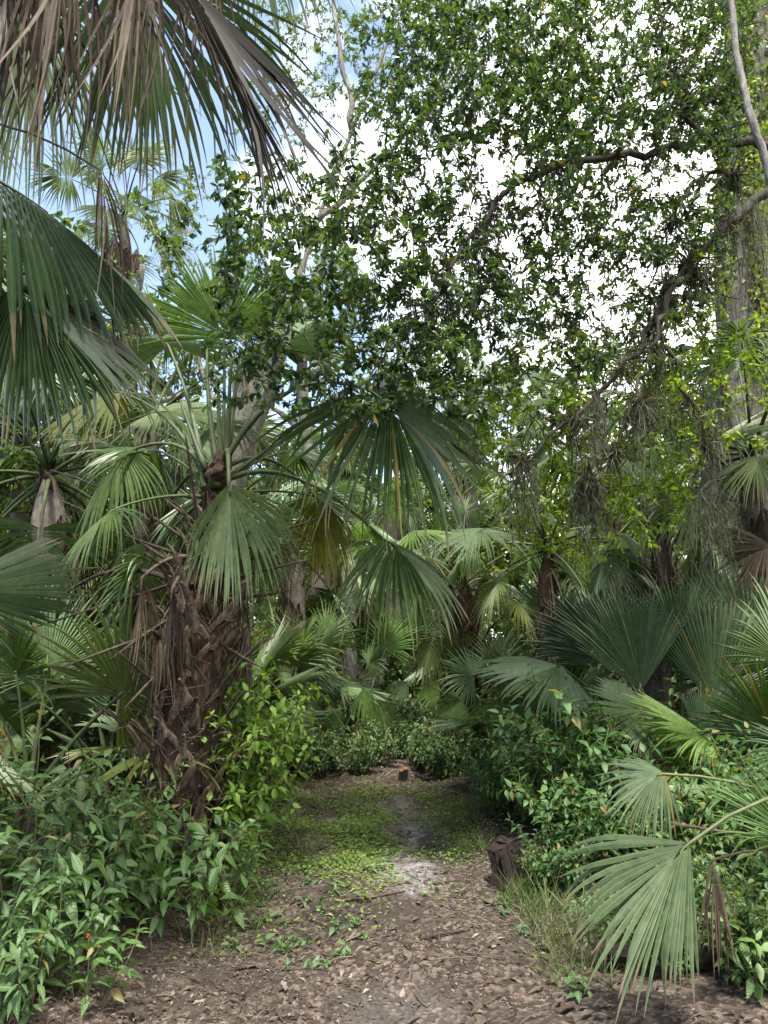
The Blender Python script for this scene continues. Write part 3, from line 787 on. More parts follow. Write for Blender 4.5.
def corner_palmetto():
    r = np.random.default_rng(10)
    base = np.array([2.35, 2.95, .12])
    t = thing('palmetto', 'low palmetto bending a long pale frond over the lower right corner', 'palmetto', base, 'low fan palms')
    o = np.array(t.location)
    mb = MB(); tube(mb, [base - UP * .2, base + UP * .1, base + UP * .25], [.12, .13, .05], 10, rough=.12, r=r)
    link('stem_base', mb.mesh('palmetto_base', M['palm_trunk_red'], False, o), t)
    C = base + UP * .2
    F = lambda hub, hy, tip, ty, **k: frond_to(t, C, P(*hub, hy), P(*tip, ty), **k)
    F((690, 843), 2.85, (576, 920), 2.72, face=(-.25, -.8, .55), mat='palm_worn', n=28, amax=.98, brk=.12, fold=-.5, droop=.75, costa=.16, ccurve=.5, split=.6, bulge=.5, seed=70, pr=.009, wob=.05, label='long frond with browning tips bent down over the ground', Rmul=1.12)
    F((664, 774), 3.5, (596, 770), 3.4, face=(0, -.6, .8), mat='palm_worn', n=34, amax=1.6, fold=-.35, droop=.6, costa=.15, seed=71, pr=.009, bulge=.25)
    F((800, 850), 2.9, (742, 752), 3.0, face=(-.5, -.9, .3), mat='palm_light', n=34, amax=.9, fold=-.2, droop=.3, seed=72, pr=.01)
    F((800, 760), 3.2, (770, 700), 3.3, face=(-.3, -.9, .3), mat='palm_pale', n=30, amax=1.6, fold=-.2, droop=.9, seed=73, pr=.01)
    D = lambda hub, hy, tip, ty, **k: frond_to(t, C, P(*hub, hy), P(*tip, ty), mat='dead', name='dead_frond', **k)
    D((712, 860), 3.0, (728, 985), 2.9, face=(0, -1, .2), n=9, amax=.45, fold=-.5, droop=1.2, wob=.2, seed=74, wmul=.5, pr=.006)


corner_palmetto()


# ------------------------------------------------------------------ ordinary palms
def pc(label, px, Y, pyc, R=1.0, dx=0, **k):
    base = GX(px, Y); crown = P(px + dx, pyc, Y)
    return palm(label, base, crown, R, **k)


pc('dense fan palm with drooping fronds behind the shaggy palm, at the far left', 50, 7.2, 470, 1.15, seed=100, nf=18, kind='green', mixk='pale', dead=8)
pc('fan palm with arching fronds in the gap just left of the grey oak trunk', 150, 8.6, 420, 1.2, seed=101, nf=17, kind='pale', mixk='green', dead=4)
pc('fan palm with brown skirt behind the bright bush, right of the shaggy palm', 292, 9.6, 545, 1.0, seed=102, nf=11, kind='pale', mixk='light', dead=7)
pc('slim palm with pale smooth trunk standing at the end of the path', 348, 11.0, 545, 1.0, seed=103, nf=11, kind='light', mixk='pale', tmat='palm_trunk_pale', trunk_r=.11, dead=5, boots=0)  # light and pale kinds brighten this dark interior through leaf colour
pc('fan palm with dark boot covered trunk right of the end of the path', 462, 9.4, 585, .95, seed=104, nf=11, kind='pale', mixk='light', trunk_r=.2, tmat='palm_trunk_red', boots=30, dead=4)
pc('fan palm half hidden under the mossy hanging branches right of centre', 548, 8.6, 545, 1.0, seed=105, nf=15, kind='pale', mixk='light', dead=9, trunk_r=.1, tmat='palm_trunk_red')
pc('fan palm with grey dead skirt behind the upright palmetto fans', 655, 8.2, 500, 1.1, seed=106, nf=13, kind='pale', mixk='green', dead=8)
pc('bushy fan palm crowding the right edge below the vine covered trunk', 752, 7.4, 450, 1.1, seed=107, nf=17, kind='green', mixk='pale', dead=6)
pc('tall thin palm with brown skirt seen against the sky at upper left', 124, 15.5, 212, 1.25, seed=108, nf=16, kind='pale', trunk_r=.16, dead=9, tmat='palm_trunk', lo=-20)
pc('tall palm deep in the woods above the centre of the path', 470, 14.0, 395, 1.2, seed=109, nf=12, kind='pale', mixk='light', dead=4)
pc('palm with light fronds beyond the slim pale palm', 392, 13.0, 500, 1.1, seed=110, nf=11, kind='light', mixk='pale', dead=4)
pc('tall palm showing behind the thin oak foliage at right', 600, 13.5, 420, 1.3, seed=111, nf=12, kind='pale', dead=5)
pc('palm rising behind the vine covered trunk at the right edge', 715, 11.0, 360, 1.2, seed=112, nf=16, kind='pale', mixk='green', dead=5)
pc('palm crown behind the hanging fans at the left edge', 15, 9.5, 330, 1.3, seed=113, nf=16, kind='pale', mixk='green', dead=6)
pc('shadowy palm between the shaggy palm and the slim pale palm', 235, 11.5, 500, 1.15, seed=114, nf=10, kind='pale', mixk='light', dead=5)

LOWP = [
    ('small fan palm beside the bushes where the path disappears on the right', 556, 7.5, .62, 'low', 'lowpale', 203),
    ('small fan palm in the shade behind the path end bushes', 402, 11.6, 1.1, 'lowpale', None, 204),
    ('dark low fan palm in the shade between the bright bush and the pale palm', 282, 8.7, 1.0, 'lowpale', 'lowlight', 205),
    ('low fan palm behind the weeds, left of the shaggy trunk', 108, 6.2, 1.1, 'lowpale', 'low', 206),
    ('low fan palm at the far left behind the tall weeds', 30, 5.2, 1.15, 'low', 'lowpale', 207),
    ('low fan palm tucked between the right bushes and the big dark palmetto', 575, 6.9, .8, 'lowpale', 'low', 208),
    ('low fan palm at the right edge behind the bent foreground frond', 775, 4.9, 1.0, 'low', 'lowlight', 209),
    ('fan palm seedling clump to the right behind the big dark palmetto', 740, 7.0, 1.2, 'low', 'lowpale', 210),
    ('low fan palm deep in shade directly behind the shaggy trunk', 215, 7.3, 1.1, 'low', None, 211),
    ('low fan palm beyond the weeds between left edge and shaggy trunk', 70, 8.4, 1.2, 'lowpale', None, 212),
    ('low fan palm behind the mossy hanging branches near centre right', 610, 9.8, 1.3, 'lowpale', 'lowlight', 213),
]
for lab, px, Y, R, k, mk, sd in LOWP:
    palmetto(lab, GX(px, Y), R, 9, k, sd, mixk=mk, lift=.45 if Y > 7.5 else 0.05, lo=35 if Y > 7.5 else 22)

def aimed_palmetto(label, px, Y, fans, seed, lift=.35):
    base = GX(px, Y)
    t = thing('palmetto', label, 'palmetto', base, 'low fan palms'); o = np.array(t.location); r = np.random.default_rng(seed)
    mb = MB(); tube(mb, [base - UP * .1, base + UP * .15, base + UP * lift, base + UP * (lift + .12)], [.12, .12, .09, .03], 10, rough=.12, r=r)
    link('stem_base', mb.mesh('palmetto_base', M['palm_trunk_red'], False, o), t)
    for i, (hub, hy, tip, ty, mat, kw) in enumerate(fans):
        k = dict(costa=.08, ccurve=.3, split=.5, droop=.4, bulge=.08, n=32, amax=1.8, face=(0, -.9, .45), pr=.011); k.update(kw)
        frond_to(t, base + UP * lift, P(*hub, Y + hy), P(*tip, Y + ty), mat=mat, seed=seed * 10 + i, **k)


aimed_palmetto('young fan palm with upright pale fans left of the slim pale palm', 316, 9.3, [
    ((319, 696), -.3, (284, 676), -.4, 'palm_pale', {}), ((296, 655), .2, (280, 606), .3, 'palm_pale', {}), ((326, 640), .4, (326, 596), .6, 'palm_light', {}),
    ((308, 700), -.4, (312, 748), -.5, 'palm_pale', dict(amax=1.0, droop=1.2)), ((290, 700), .1, (262, 690), .1, 'palm', {}), ((330, 705), -.5, (328, 742), -.6, 'palm_light', dict(amax=1.0))], 90)
aimed_palmetto('young fan palm with a round dark fan just right of the slim pale palm', 360, 9.0, [
    ((368, 664), -.1, (384, 648), -.2, 'palm', dict(amax=2.2)), ((364, 688), -.4, (366, 724), -.5, 'palm_light', dict(amax=.9, droop=.9)), ((408, 682), -.1, (388, 696), -.2, 'palm_pale', dict(amax=1.0)),
    ((378, 700), -.2, (392, 740), -.3, 'palm', dict(amax=1.2)), ((385, 650), .4, (398, 606), .5, 'palm_light', {})], 91)
aimed_palmetto('young fan palm with wide fans right of the path end, before the booted trunk', 462, 8.7, [
    ((474, 676), -.2, (440, 660), -.3, 'palm_pale', dict(amax=2.0)), ((462, 700), -.4, (430, 722), -.5, 'palm', dict(amax=1.6, droop=.9)), ((496, 672), .2, (504, 622), .3, 'palm_pale', {}),
    ((482, 700), -.3, (490, 745), -.4, 'palm', dict(amax=1.3, droop=.9)), ((440, 690), 0, (412, 690), 0, 'palm_light', dict(amax=1.4)), ((460, 660), .4, (452, 612), .5, 'palm', {})], 92)

# dead fan on the right
t = thing('fallen_frond', 'brown dead fan frond caught among the palms at the right edge', 'dead frond', P(770, 545, 6.0))
frond_to(t, P(800, 520, 6.1), P(770, 545, 6.0), P(712, 556, 5.9), face=(-.1, -.9, .5), mat='dead', n=34, amax=1.4, fold=-.2, droop=.5, wob=.15, seed=80, name='blade')


# ------------------------------------------------------------------ trees: limbs grown to reach leafy points
def grow(limbs, attract, r, step=.12, sag=.05, jit=.02, maxd=9):
    """limbs: list of (points, radii). returns chains [(pts, parent_index)] ; greedy nearest-node growth"""
    nodes = np.concatenate([l[0] for l in limbs])
    rads = np.concatenate([np.asarray(l[1]) for l in limbs])
    chains = []
    A = np.asarray(attract)
    d0 = np.min(np.linalg.norm(A[:, None, :] - nodes[None, ::2, :], axis=-1), 1)
    for i in np.argsort(d0):
        a = A[i]
        dd = np.linalg.norm(nodes - a, axis=1)
        j = int(np.argmin(dd + rads * 3)); D = dd[j]
        if D < .04 or D > maxd: continue
        m = max(3, int(D / step) + 1)
        mid = (nodes[j] + a) / 2 + r.normal(0, .10 * D, 3) + UP * .08 * D
        pts = bez(nodes[j], mid, a, m + 1)
        pts[1:] += r.normal(0, jit, (m, 3))
        r0 = min(rads[j] * .62, .0028 + .0075 * D); r0 = max(r0, .003)
        rr = np.linspace(r0, max(.0021, r0 * .4), m + 1)
        chains.append((pts, rr))
        nodes = np.concatenate([nodes, pts[1:]]); rads = np.concatenate([rads, rr[1:]])
    return chains


def leaf_up(mb, chains, r, per=4, L=(.05, .08), ratio=.32, prof=LOW, rthin=.012, curl=.15, droop=.25, mat=0, lastfrac=1.0, fold=.2):
    Ps, Ds = [], []
    for pts, rr in chains:
        tan = unit(np.gradient(pts, axis=0))
        for k in range(1, len(pts)):
            if rr[k] > rthin or k / len(pts) < 1 - lastfrac: continue
            n = per + (2 if k == len(pts) - 1 else 0)
            for _ in range(n):
                v = r.normal(0, 1, 3); v = unit(v - tan[k] * v.dot(tan[k]))
                d = unit(v + tan[k] * r.uniform(.2, 1.1) - UP * droop * r.random())
                Ps.append(pts[k] + (pts[k - 1] - pts[k]) * r.random() * .9); Ds.append(d)
    if not Ps: return
    Ps, Ds = np.array(Ps), np.array(Ds)
    N = len(Ps)
    nr = unit(UP + r.normal(0, .55, (N, 3)))
    ll = r.uniform(*L, N)
    leaves(mb, Ps, Ds, nr, ll, ll * ratio * r.uniform(.8, 1.2, N), prof, curl, fold, mat, None, r)


def region(r, n, x0, y0, x1, y1, Y0, Y1, shape='box'):
    out = []
    while len(out) < n:
        u, v = r.random(), r.random()
        if shape == 'ell' and (u - .5) ** 2 + (v - .5) ** 2 > .25: continue
        out.append(P(x0 + (x1 - x0) * u, y0 + (y1 - y0) * v, r.uniform(Y0, Y1)))
    return np.array(out)


def limb(px, rad, n=24, r=rng, jit=.022):
    pts = spline([P(*p) for p in px], n)
    pts[1:-1] += r.normal(0, jit, (n - 2, 3))
    return pts, np.linspace(rad[0], rad[1], n)


def tree_obj(label, cat, base, limbs, chains, lmb, bark, leafmat_, name='oak_tree', group=None):
    t = thing(name, label, cat, base, group); o = np.array(t.location)
    tb = MB()
    for i, (p, rr) in enumerate(limbs):
        tube(tb, p, rr, 12 if rr[0] > .08 else 8, rough=.06)
    link('trunk', tb.mesh('tree_trunk', M[bark], True, o), t)
    lm = [leafmat_] if isinstance(leafmat_, str) else list(leafmat_)
    for p, rr in chains: tube(lmb, p, rr, 4, cap=False, mat=len(lm))      # the leafy twigs belong to the crown
    link('crown', lmb.mesh('tree_crown', [M[x] for x in lm + [bark]], False, o), t)
    return t


LIMB_PTS = {}


def right_oak():
    r = np.random.default_rng(21)
    base = np.array([4.2, 5.2, .1])
    fork = P(905, 260, 5.2)
    limbs = []
    limbs.append((spline([base - UP * .2, (base + fork) / 2 + [.12, 0, 0], fork, fork + [-.1, .2, 1.6], fork + [-.5, .1, 3.0]], 30), np.linspace(.3, .12, 30)))
    A = limb([(905, 250, 5.2), (840, 165, 5.1), (768, 146, 5.0), (712, 141, 4.9), (655, 150, 4.8), (580, 160, 4.7), (520, 183, 4.6), (480, 225, 4.5), (440, 290, 4.4), (400, 335, 4.35), (372, 372, 4.3)], (.044, .005), 44, r)
    B = limb([(905, 270, 5.2), (830, 215, 5.0), (768, 192, 4.9), (726, 225, 4.8), (700, 255, 4.75), (672, 285, 4.7), (650, 330, 4.65), (620, 372, 4.6), (575, 420, 4.55), (530, 458, 4.5), (500, 482, 4.45)], (.048, .005), 44, r)
    B2 = limb([(700, 255, 4.75), (668, 300, 4.6), (652, 350, 4.55), (640, 400, 4.5), (612, 450, 4.5), (588, 478, 4.5)], (.022, .004), 22, r)
    B3 = limb([(664, 345, 4.6), (690, 400, 4.6), (702, 440, 4.6), (706, 490, 4.6)], (.013, .004), 14, r)
    Cc = limb([(735, 175, 4.9), (700, 178, 4.8), (675, 212, 4.8), (658, 262, 4.8), (640, 300, 4.8)], (.018, .004), 18, r)
    Dd = limb([(712, 141, 4.9), (690, 118, 4.8), (676, 70, 4.8), (660, 20, 4.8), (650, -40, 4.9)], (.02, .006), 18, r)
    E = limb([(700, 106, 4.8), (740, 60, 4.9), (780, -20, 5.0)], (.018, .008), 12, r)
    Ff = limb([(905, 200, 5.2), (860, 40, 5.2), (760, -60, 5.0), (640, -70, 4.7), (520, -50, 4.5), (430, 20, 4.4)], (.06, .01), 32, r)
    limbs += [A, B, B2, B3, Cc, Dd, E, Ff]
    LIMB_PTS.update(A=A[0], B=B[0], B2=B2[0], C=Cc[0], D=Dd[0], B3=B3[0], trunk=limbs[0][0])
    at = np.concatenate([
        region(r, 120, 212, 150, 450, 410, 4.0, 5.2),
        region(r, 760, 350, 0, 590, 330, 4.0, 5.4),
        region(r, 900, 390, -40, 745, 150, 4.2, 5.6),
        region(r, 160, 410, 0, 570, 130, 4.1, 4.8),
        region(r, 560, 530, 60, 740, 260, 4.3, 5.6),
        region(r, 430, 470, 200, 710, 380, 4.4, 5.6),
        region(r, 160, 380, 240, 540, 420, 4.2, 4.8, 'ell'),
        region(r, 130, 650, -20, 800, 130, 4.6, 5.4), region(r, 420, 420, -20, 745, 330, 4.6, 5.8),
    ])
    ch = grow(limbs, at, r)
    mb = MB(); leaf_up(mb, ch, r, 4, (.026, .066), .2, OAK, .010, .18, .35)
    atl = np.concatenate([region(r, 330, 210, 150, 460, 410, 4.0, 5.2), region(r, 110, 208, 170, 360, 380, 3.9, 4.8), region(r, 60, 330, 320, 470, 420, 4.1, 4.8)])
    chl = grow([A] + [(p, q) for p, q in ch[::3]], atl, r)
    leaf_up(mb, chl, r, 4, (.042, .078), .21, OAK, .010, .18, .35)
    ch = ch + chl
    # lower sprays, their backlight put into the lighter leaf colour
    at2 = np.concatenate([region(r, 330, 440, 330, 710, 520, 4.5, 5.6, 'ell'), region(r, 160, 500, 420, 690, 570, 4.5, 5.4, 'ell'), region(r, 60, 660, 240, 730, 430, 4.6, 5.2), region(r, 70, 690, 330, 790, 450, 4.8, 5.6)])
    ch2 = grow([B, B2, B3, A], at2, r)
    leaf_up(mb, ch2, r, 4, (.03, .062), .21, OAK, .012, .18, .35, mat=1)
    bare = grow([A, B, B2, B3, Cc, Dd], np.concatenate([region(r, 150, 500, 240, 730, 500, 4.5, 5.0), region(r, 70, 620, 20, 768, 300, 4.6, 5), region(r, 60, 400, 120, 560, 330, 4.3, 4.8)]), r)
    bare = [(p, np.maximum(q * 1.4, .0046)) for p, q in bare]
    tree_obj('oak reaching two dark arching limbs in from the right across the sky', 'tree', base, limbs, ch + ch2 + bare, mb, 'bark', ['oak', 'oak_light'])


right_oak()


def left_oak():
    r = np.random.default_rng(22)
    base = GX(190, 8.4)
    T_ = [base - UP * .2, P(205, 560, 8.4), P(240, 435, 8.4), P(268, 362, 8.4), P(292, 300, 8.4), P(318, 220, 8.5), P(352, 130, 8.7), P(400, 0, 9.0), P(420, -160, 9.2)]
    limbs = [(spline(T_, 40), np.interp(np.linspace(0, 1, 40), [0, .1, .42, .5, .56, 1], [.36, .27, .2, .08, .032, .02]))]
    limbs.append(limb([(318, 220, 8.5), (360, 180, 8.9), (420, 120, 9.4), (480, 30, 9.6)], (.05, .02), 16, r))
    limbs.append(limb([(352, 130, 8.7), (340, 40, 9), (310, -90, 9.4)], (.045, .02), 16, r))
    limbs.append(limb([(262, 372, 8.4), (216, 400, 8.8), (180, 300, 9.2), (150, 220, 9.4)], (.04, .015), 16, r))
    at = np.concatenate([region(r, 430, 255, -80, 450, 110, 9, 11), region(r, 320, 225, 80, 480, 400, 9, 10.8), region(r, 130, 100, 170, 260, 400, 8.6, 10, 'ell'), region(r, 170, 430, -60, 640, 100, 9, 10.5)])
    ch = grow(limbs, at, r, step=.2)
    mb = MB(); leaf_up(mb, ch, r, 5, (.05, .09), .2, LOW, .016)
    tree_obj('oak with thick furrowed grey trunk leaning right behind the shaggy palm', 'tree', base, limbs, ch, mb, 'bark_grey', 'far_leaf')


left_oak()


def vine_trunk():
    r = np.random.default_rng(23)
    base = GX(745, 8.6)
    T_ = [base - UP * .2, P(744, 600, 8.6), P(748, 400, 8.6), P(742, 250, 8.6), P(745, 100, 8.6), P(750, -100, 8.6), P(755, -300, 8.7)]
    limbs = [(spline(T_, 40), np.linspace(.42, .25, 40))]
    limbs.append(limb([(745, 60, 8.6), (720, -20, 8.5), (700, -80, 8.4)], (.12, .04), 14, r))
    limbs.append(limb([(748, 20, 8.6), (810, -80, 8.4)], (.12, .06), 10, r))
    at = np.concatenate([region(r, 60, 690, -120, 840, 60, 7.9, 9.4), region(r, 240, 500, -80, 745, 220, 9.6, 11.5), region(r, 90, 440, 260, 720, 420, 10, 12), region(r, 30, 720, 60, 800, 200, 7.6, 8.6)])
    ch = grow(limbs, at, r, step=.2)
    mb = MB(); leaf_up(mb, ch, r, 6, (.07, .11), .24, LOW, .02)
    tree_obj('massive grey trunk with climbing green vines at the right edge', 'tree', base, limbs, ch, mb, 'bark_grey', 'far_leaf')
    # climbing vine
    v = MB(); s = MB()
    pts0 = limbs[0][0]
    for k in range(7):
        a = -math.pi / 2 + (k - 3) * .38
        tt = np.linspace(.1, .92, 60)
        c = np.stack([np.interp(tt * 39, np.arange(40), pts0[:, j]) for j in range(3)], -1)
        ang = a + .5 * np.sin(tt * 9 + k * 1.7)
        rr = np.interp(tt * 39, np.arange(40), limbs[0][1]) + .025
        p = c + np.stack([np.cos(ang) * rr, np.sin(ang) * rr, 0 * rr], -1)
        tube(s, p, .009, 4, cap=False)
        leafy = tt > r.uniform(.2, .5)
        n = 900
        idx = r.choice(np.where(leafy)[0], n)
        pos = p[idx] + r.normal(0, .05, (n, 3)); out = unit(p[idx] - c[idx])
        leaves(v, pos, unit(r.normal(0, .6, (n, 3)) - UP * .5), unit(out + r.normal(0, .35, (n, 3)) + UP * .4), r.uniform(.05, .10, n), r.uniform(.018, .03, n), OVATE[::1] if False else LOW, .2, .2, 0, None, r)
    t = thing('climbing_vine', 'leafy green vine climbing the massive grey trunk at right', 'vine', base)
    link('stem', s.mesh('vine_stem', M['twig'], False, base), t); link('foliage', v.mesh('vine_foliage', M['oak_light'], False, base), t)


vine_trunk()

# woody vine in the top right corner
lv = MB(); p = spline([P(690, -260, 3.6), P(728, -20, 3.5), P(738, 60, 3.45), P(752, 120, 3.4), P(768, 170, 3.4), P(800, 300, 3.4), P(835, 520, 3.5), P(850, 760, 3.6), P(850, 960, 3.7)], 60)
p[1:-1] += rng.normal(0, .0025, (58, 3)); tube(lv, p, np.interp(np.linspace(0, 1, 60), [0, 1], [.016, .024]), 8, rough=.06)
tag(link('woody_vine', lv.mesh('woody_vine', M['bark_pale'], True)), 'pale grey woody vine slanting down the top right corner', 'vine')


# ------------------------------------------------------------------ air plants and moss on the oak limbs
def airplant_mesh(seed, n=60, L=.16):
    r = np.random.default_rng(seed); mb = MB()
    d = unit(r.normal(0, 1, (n, 3)) + UP * .1)
    leaves(mb, r.normal(0, .015, (n, 3)), d, unit(UP + r.normal(0, .4, (n, 3))), r.uniform(.5, 1.2, n) * L, .0045, LANCE, .5, .3, 0, None, r)
    m = 26
    leaves(mb, r.normal(0, .02, (m, 3)), unit(r.normal(0, .5, (m, 3)) - UP * 1.2), unit(r.normal(0, 1, (m, 3))), r.uniform(.8, 1.8, m) * L, .003, LANCE, .3, .2, 0, None, r)
    return mb.mesh('air_plant', M['airplant'])


AP = [airplant_mesh(i, 60 + 15 * (i % 3), .13 + .03 * (i % 3)) for i in range(5)]


def on_limb(px, py):
    best = None
    for k, p in LIMB_PTS.items():
        if k == 'trunk': continue
        for q in p:
            v = q - CAM
            dd = v[1] * _c + v[2] * _s
            X = 384 + FPX * v[0] / dd; Y = 512 - FPX * (-v[1] * _s + v[2] * _c) / dd
            e = math.hypot(X - px, Y - py)
            if best is None or e < best[0]: best = (e, q)
    return best[1]


AIR = [(490, 186, 1.0, 'tangled air plant where the upper oak limb begins to droop'), (700, 106, 1.7, 'largest air plant, a dark rosette high on the oak near the right edge'),
       (690, 262, 1.5, 'dark bristly air plant at the fork of the lower oak limb'), (668, 290, 1.2, 'small air plant just below the fork of the lower oak limb'), (652, 330, 1.2, 'air plant on the lower oak limb against the white sky'),
       (618, 372, 1.1, 'air plant midway down the lower oak limb'), (575, 420, 1.1, 'air plant near the drooping end of the lower oak limb'), (640, 395, 1.1, 'shaggy air plant on the hanging side branch below the fork'),
       (590, 478, 1.6, 'bushy air plant at the tip of the hanging side branch'), (744, 160, 1.4, 'air plant beside the grey trunk near the right edge'), (660, 22, 1.1, 'air plant on the upright branch at the top of the picture'), (440, 290, .9, 'little air plant near the tip of the upper oak limb'),
       (702, 440, 1.0, 'air plant on the rightmost hanging branch of the oak'), (560, 162, .9, 'small air plant on the level stretch of the upper oak limb'), (675, 212, 1.0, 'air plant on the short middle branch between both oak limbs'),
       (726, 225, 1.0, 'air plant where the lower oak limb passes in front of the grey trunk'), (600, 392, .8, 'small air plant low on the lower oak limb'), (530, 458, .9, 'last air plant near the tip of the lower oak limb'), (652, 352, .9, 'dark air plant at the top of the hanging side branch'),
       (612, 450, 1.2, 'shaggy air plant near the lower end of the hanging side branch'), (690, 400, .9, 'air plant halfway down the rightmost hanging branch'), (655, 150, .8, 'small air plant on the upper oak limb near the upright branch'), (676, 70, 1.0, 'air plant on the upright branch below the top edge')]
for i, (x, y, sc, lab) in enumerate(AIR):
    q = on_limb(x, y)
    tag(link('air_plant', AP[i % 5], None, q - UP * .01, i * 1.3, sc * .85), lab, 'air plant', 'air plants on the oak limbs')


def moss(label, top, L, n, seed, spread=.07):
    r = np.random.default_rng(seed); mb = MB()
    for i in range(int(n * 1.25)):
        p0 = np.array([r.normal(0, spread), r.normal(0, spread), r.uniform(-.1, .03)])
        l = L * r.uniform(.35, 1.1); m = 9
        z = np.linspace(0, 1, m)
        w = np.cumsum(r.normal(0, .012, (m, 2)), 0)
        pts = p0 + np.stack([w[:, 0], w[:, 1], -z * l], -1)
        s = np.array([math.cos(i), math.sin(i), 0]) * .0027
        V = np.stack([pts - s, pts + s], 1)
        q = np.array([[2 * k, 2 * k + 1, 2 * k + 3, 2 * k + 2] for k in range(m - 1)])
        mb.add(V, q, None, np.stack([np.full((m, 2), r.random()), np.repeat(z[:, None], 2, 1), np.zeros((m, 2))], -1))
        k = 14; ii = r.integers(0, m, k)
        leaves(mb, pts[ii], unit(r.normal(0, 1, (k, 3)) - UP * .6), r.normal(0, 1, (k, 3)), r.uniform(.02, .05, k), .0016, LOW, .4, .1, 0, None, r)
    tag(link('spanish_moss', mb.mesh('spanish_moss', M['moss'], False), None, top), label, 'moss', 'moss hanging on the oak')


moss('grey moss beard hanging under the drooping part of the upper oak limb', on_limb(480, 225), .38, 46, 1)
moss('thin grey moss strands hanging from the tip of the upper oak limb', on_limb(415, 318), .3, 30, 2)
moss('grey moss wisps below the fork of the lower oak limb', on_limb(700, 255), .45, 34, 3)
moss('long moss curtain hanging before the massive grey trunk', on_limb(744, 205), .75, 55, 4, .1)
moss('thick moss clump at the end of the hanging side branch', on_limb(590, 478), .42, 60, 5, .05)
moss('moss strands on the rightmost hanging branch of the oak', on_limb(706, 488), .45, 40, 6)
moss('moss wisps along the lower oak limb before the white sky', on_limb(640, 350), .35, 30, 7)
moss('moss wisp on the level stretch of the upper oak limb', on_limb(556, 165), .25, 22, 8)
moss('tangled moss low on the lower oak limb', on_limb(590, 405), .5, 40, 9, .09)
moss('moss veil halfway down the hanging side branch', on_limb(640, 400), .5, 40, 10, .09)
moss('moss veil on the rightmost hanging branch, halfway down', on_limb(692, 405), .5, 40, 11, .09)
moss('moss wisps on the short branch between both oak limbs', on_limb(668, 235), .4, 36, 12, .08)
moss('moss tuft high on the upright oak branch', on_limb(672, 60), .35, 34, 13, .08)
moss('moss strands near the drooping tip of the lower oak limb', on_limb(520, 465), .4, 34, 14, .07)
moss('pale moss tangle inside the foliage at the middle of the upper limb', on_limb(455, 265), .35, 40, 15, .10)


# ------------------------------------------------------------------ shrubs
def shrub_geo(seed, h, spread, ns, L, ratio, prof=OVATE, npair=8, side=2, curl=.35, droop=.3, bare=.25, srad=.006):
    r = np.random.default_rng(seed); st, lf = MB(), MB()
    Ps, Ds, Ls = [], [], []

    def stem(p0, d, l, rad, n, start):
        d = unit(d); pts = [p0]; dd = d
        for k in range(n):
            dd = unit(dd + r.normal(0, .10, 3) + UP * .03); pts.append(pts[-1] + dd * l / n)
        pts = np.array(pts); tube(st, pts, np.linspace(rad, rad * .35, n + 1), 5, float(r.random()), cap=False)
        a = r.random() * 6.28
        for k in range(n + 1):
            if k / n < start: continue
            t = unit(pts[min(k + 1, n)] - pts[max(k - 1, 0)])
            e1 = unit(np.cross(t, [.3, .9, .1])); e2 = np.cross(t, e1)
            a += 1.57 + r.normal(0, .2)
            top = k / n
            for s in ((0, math.pi) if k < n else (0, 2.1, 4.2)):
                o = math.cos(a + s) * e1 + math.sin(a + s) * e2
                Ps.append(pts[k]); Ds.append(unit(o + t * r.uniform(.1, .5) * (1 if k < n else 1.6) - UP * droop * r.uniform(.2, 1)))
                Ls.append(r.uniform(*L) * (1 - .45 * max(0, top - .75) / .25 * r.random()))
        return pts
    for i in range(ns):
        a = r.random() * 6.28; q = math.sqrt(r.random())
        d = np.array([math.cos(a) * q * spread / h, math.sin(a) * q * spread / h, 1])
        hh = h * r.uniform(.65, 1.05) * (1 - .25 * q)
        pts = stem(np.array([math.cos(a), math.sin(a), 0]) * spread * .25 * q - UP * .03, d, hh, srad, npair, bare)
        for j in range(side):
            k = int(r.integers(int(npair * .3), npair))
            b = r.random() * 6.28
            stem(pts[k], np.array([math.cos(b), math.sin(b), r.uniform(.3, .9)]), hh * r.uniform(.2, .4), srad * .6, max(3, npair // 2), .25)
    Ps, Ds, Ls = np.array(Ps), np.array(Ds), np.array(Ls)
    nr = unit(UP + r.normal(0, .3, Ps.shape))
    pet = Ls * .12
    leaves(lf, Ps + Ds * pet[:, None], Ds, nr, Ls, Ls * ratio, prof, curl, .22, 0, None, r)
    return st, lf


SH = {}


def shrub_kind(key, mat, nvar, **kw):
    SH[key] = []
    for v in range(nvar):
        s, l = shrub_geo(300 + len(key) * 7 + v * 3 + ord(key[0]), **kw)
        SH[key].append((s.mesh('plant_stem', M['stem'], True), l.mesh('plant_foliage', M[mat], True)))


shrub_kind('weed', 'shrub_pale', 5, h=.85, spread=.5, ns=5, L=(.06, .135), ratio=.205, npair=8, side=2, curl=.45)
shrub_kind('weedlow', 'shrub', 4, h=.5, spread=.36, ns=6, L=(.05, .11), ratio=.21, npair=6, side=1, bare=.2)
shrub_kind('yellow', 'shrub_yellow', 3, h=1.15, spread=.45, ns=19, L=(.038, .07), ratio=.25, npair=13, side=5, bare=.05, droop=.15)
shrub_kind('dark', 'shrub_dark', 4, h=.95, spread=.5, ns=12, L=(.055, .09), ratio=.26, npair=9, side=4, bare=.12)
shrub_kind('mid', 'shrub', 4, h=1.0, spread=.45, ns=15, L=(.035, .07), ratio=.24, prof=OVATE, npair=12, side=5, bare=.08)
shrub_kind('far', 'shrub_pale', 3, h=.8, spread=.55, ns=16, L=(.05, .085), ratio=.24, prof=LOW, npair=8, side=4, bare=.05)
shrub_kind('tall', 'shrub', 2, h=1.5, spread=.6, ns=16, L=(.06, .10), ratio=.25, prof=LOW, npair=12, side=5, bare=.1)


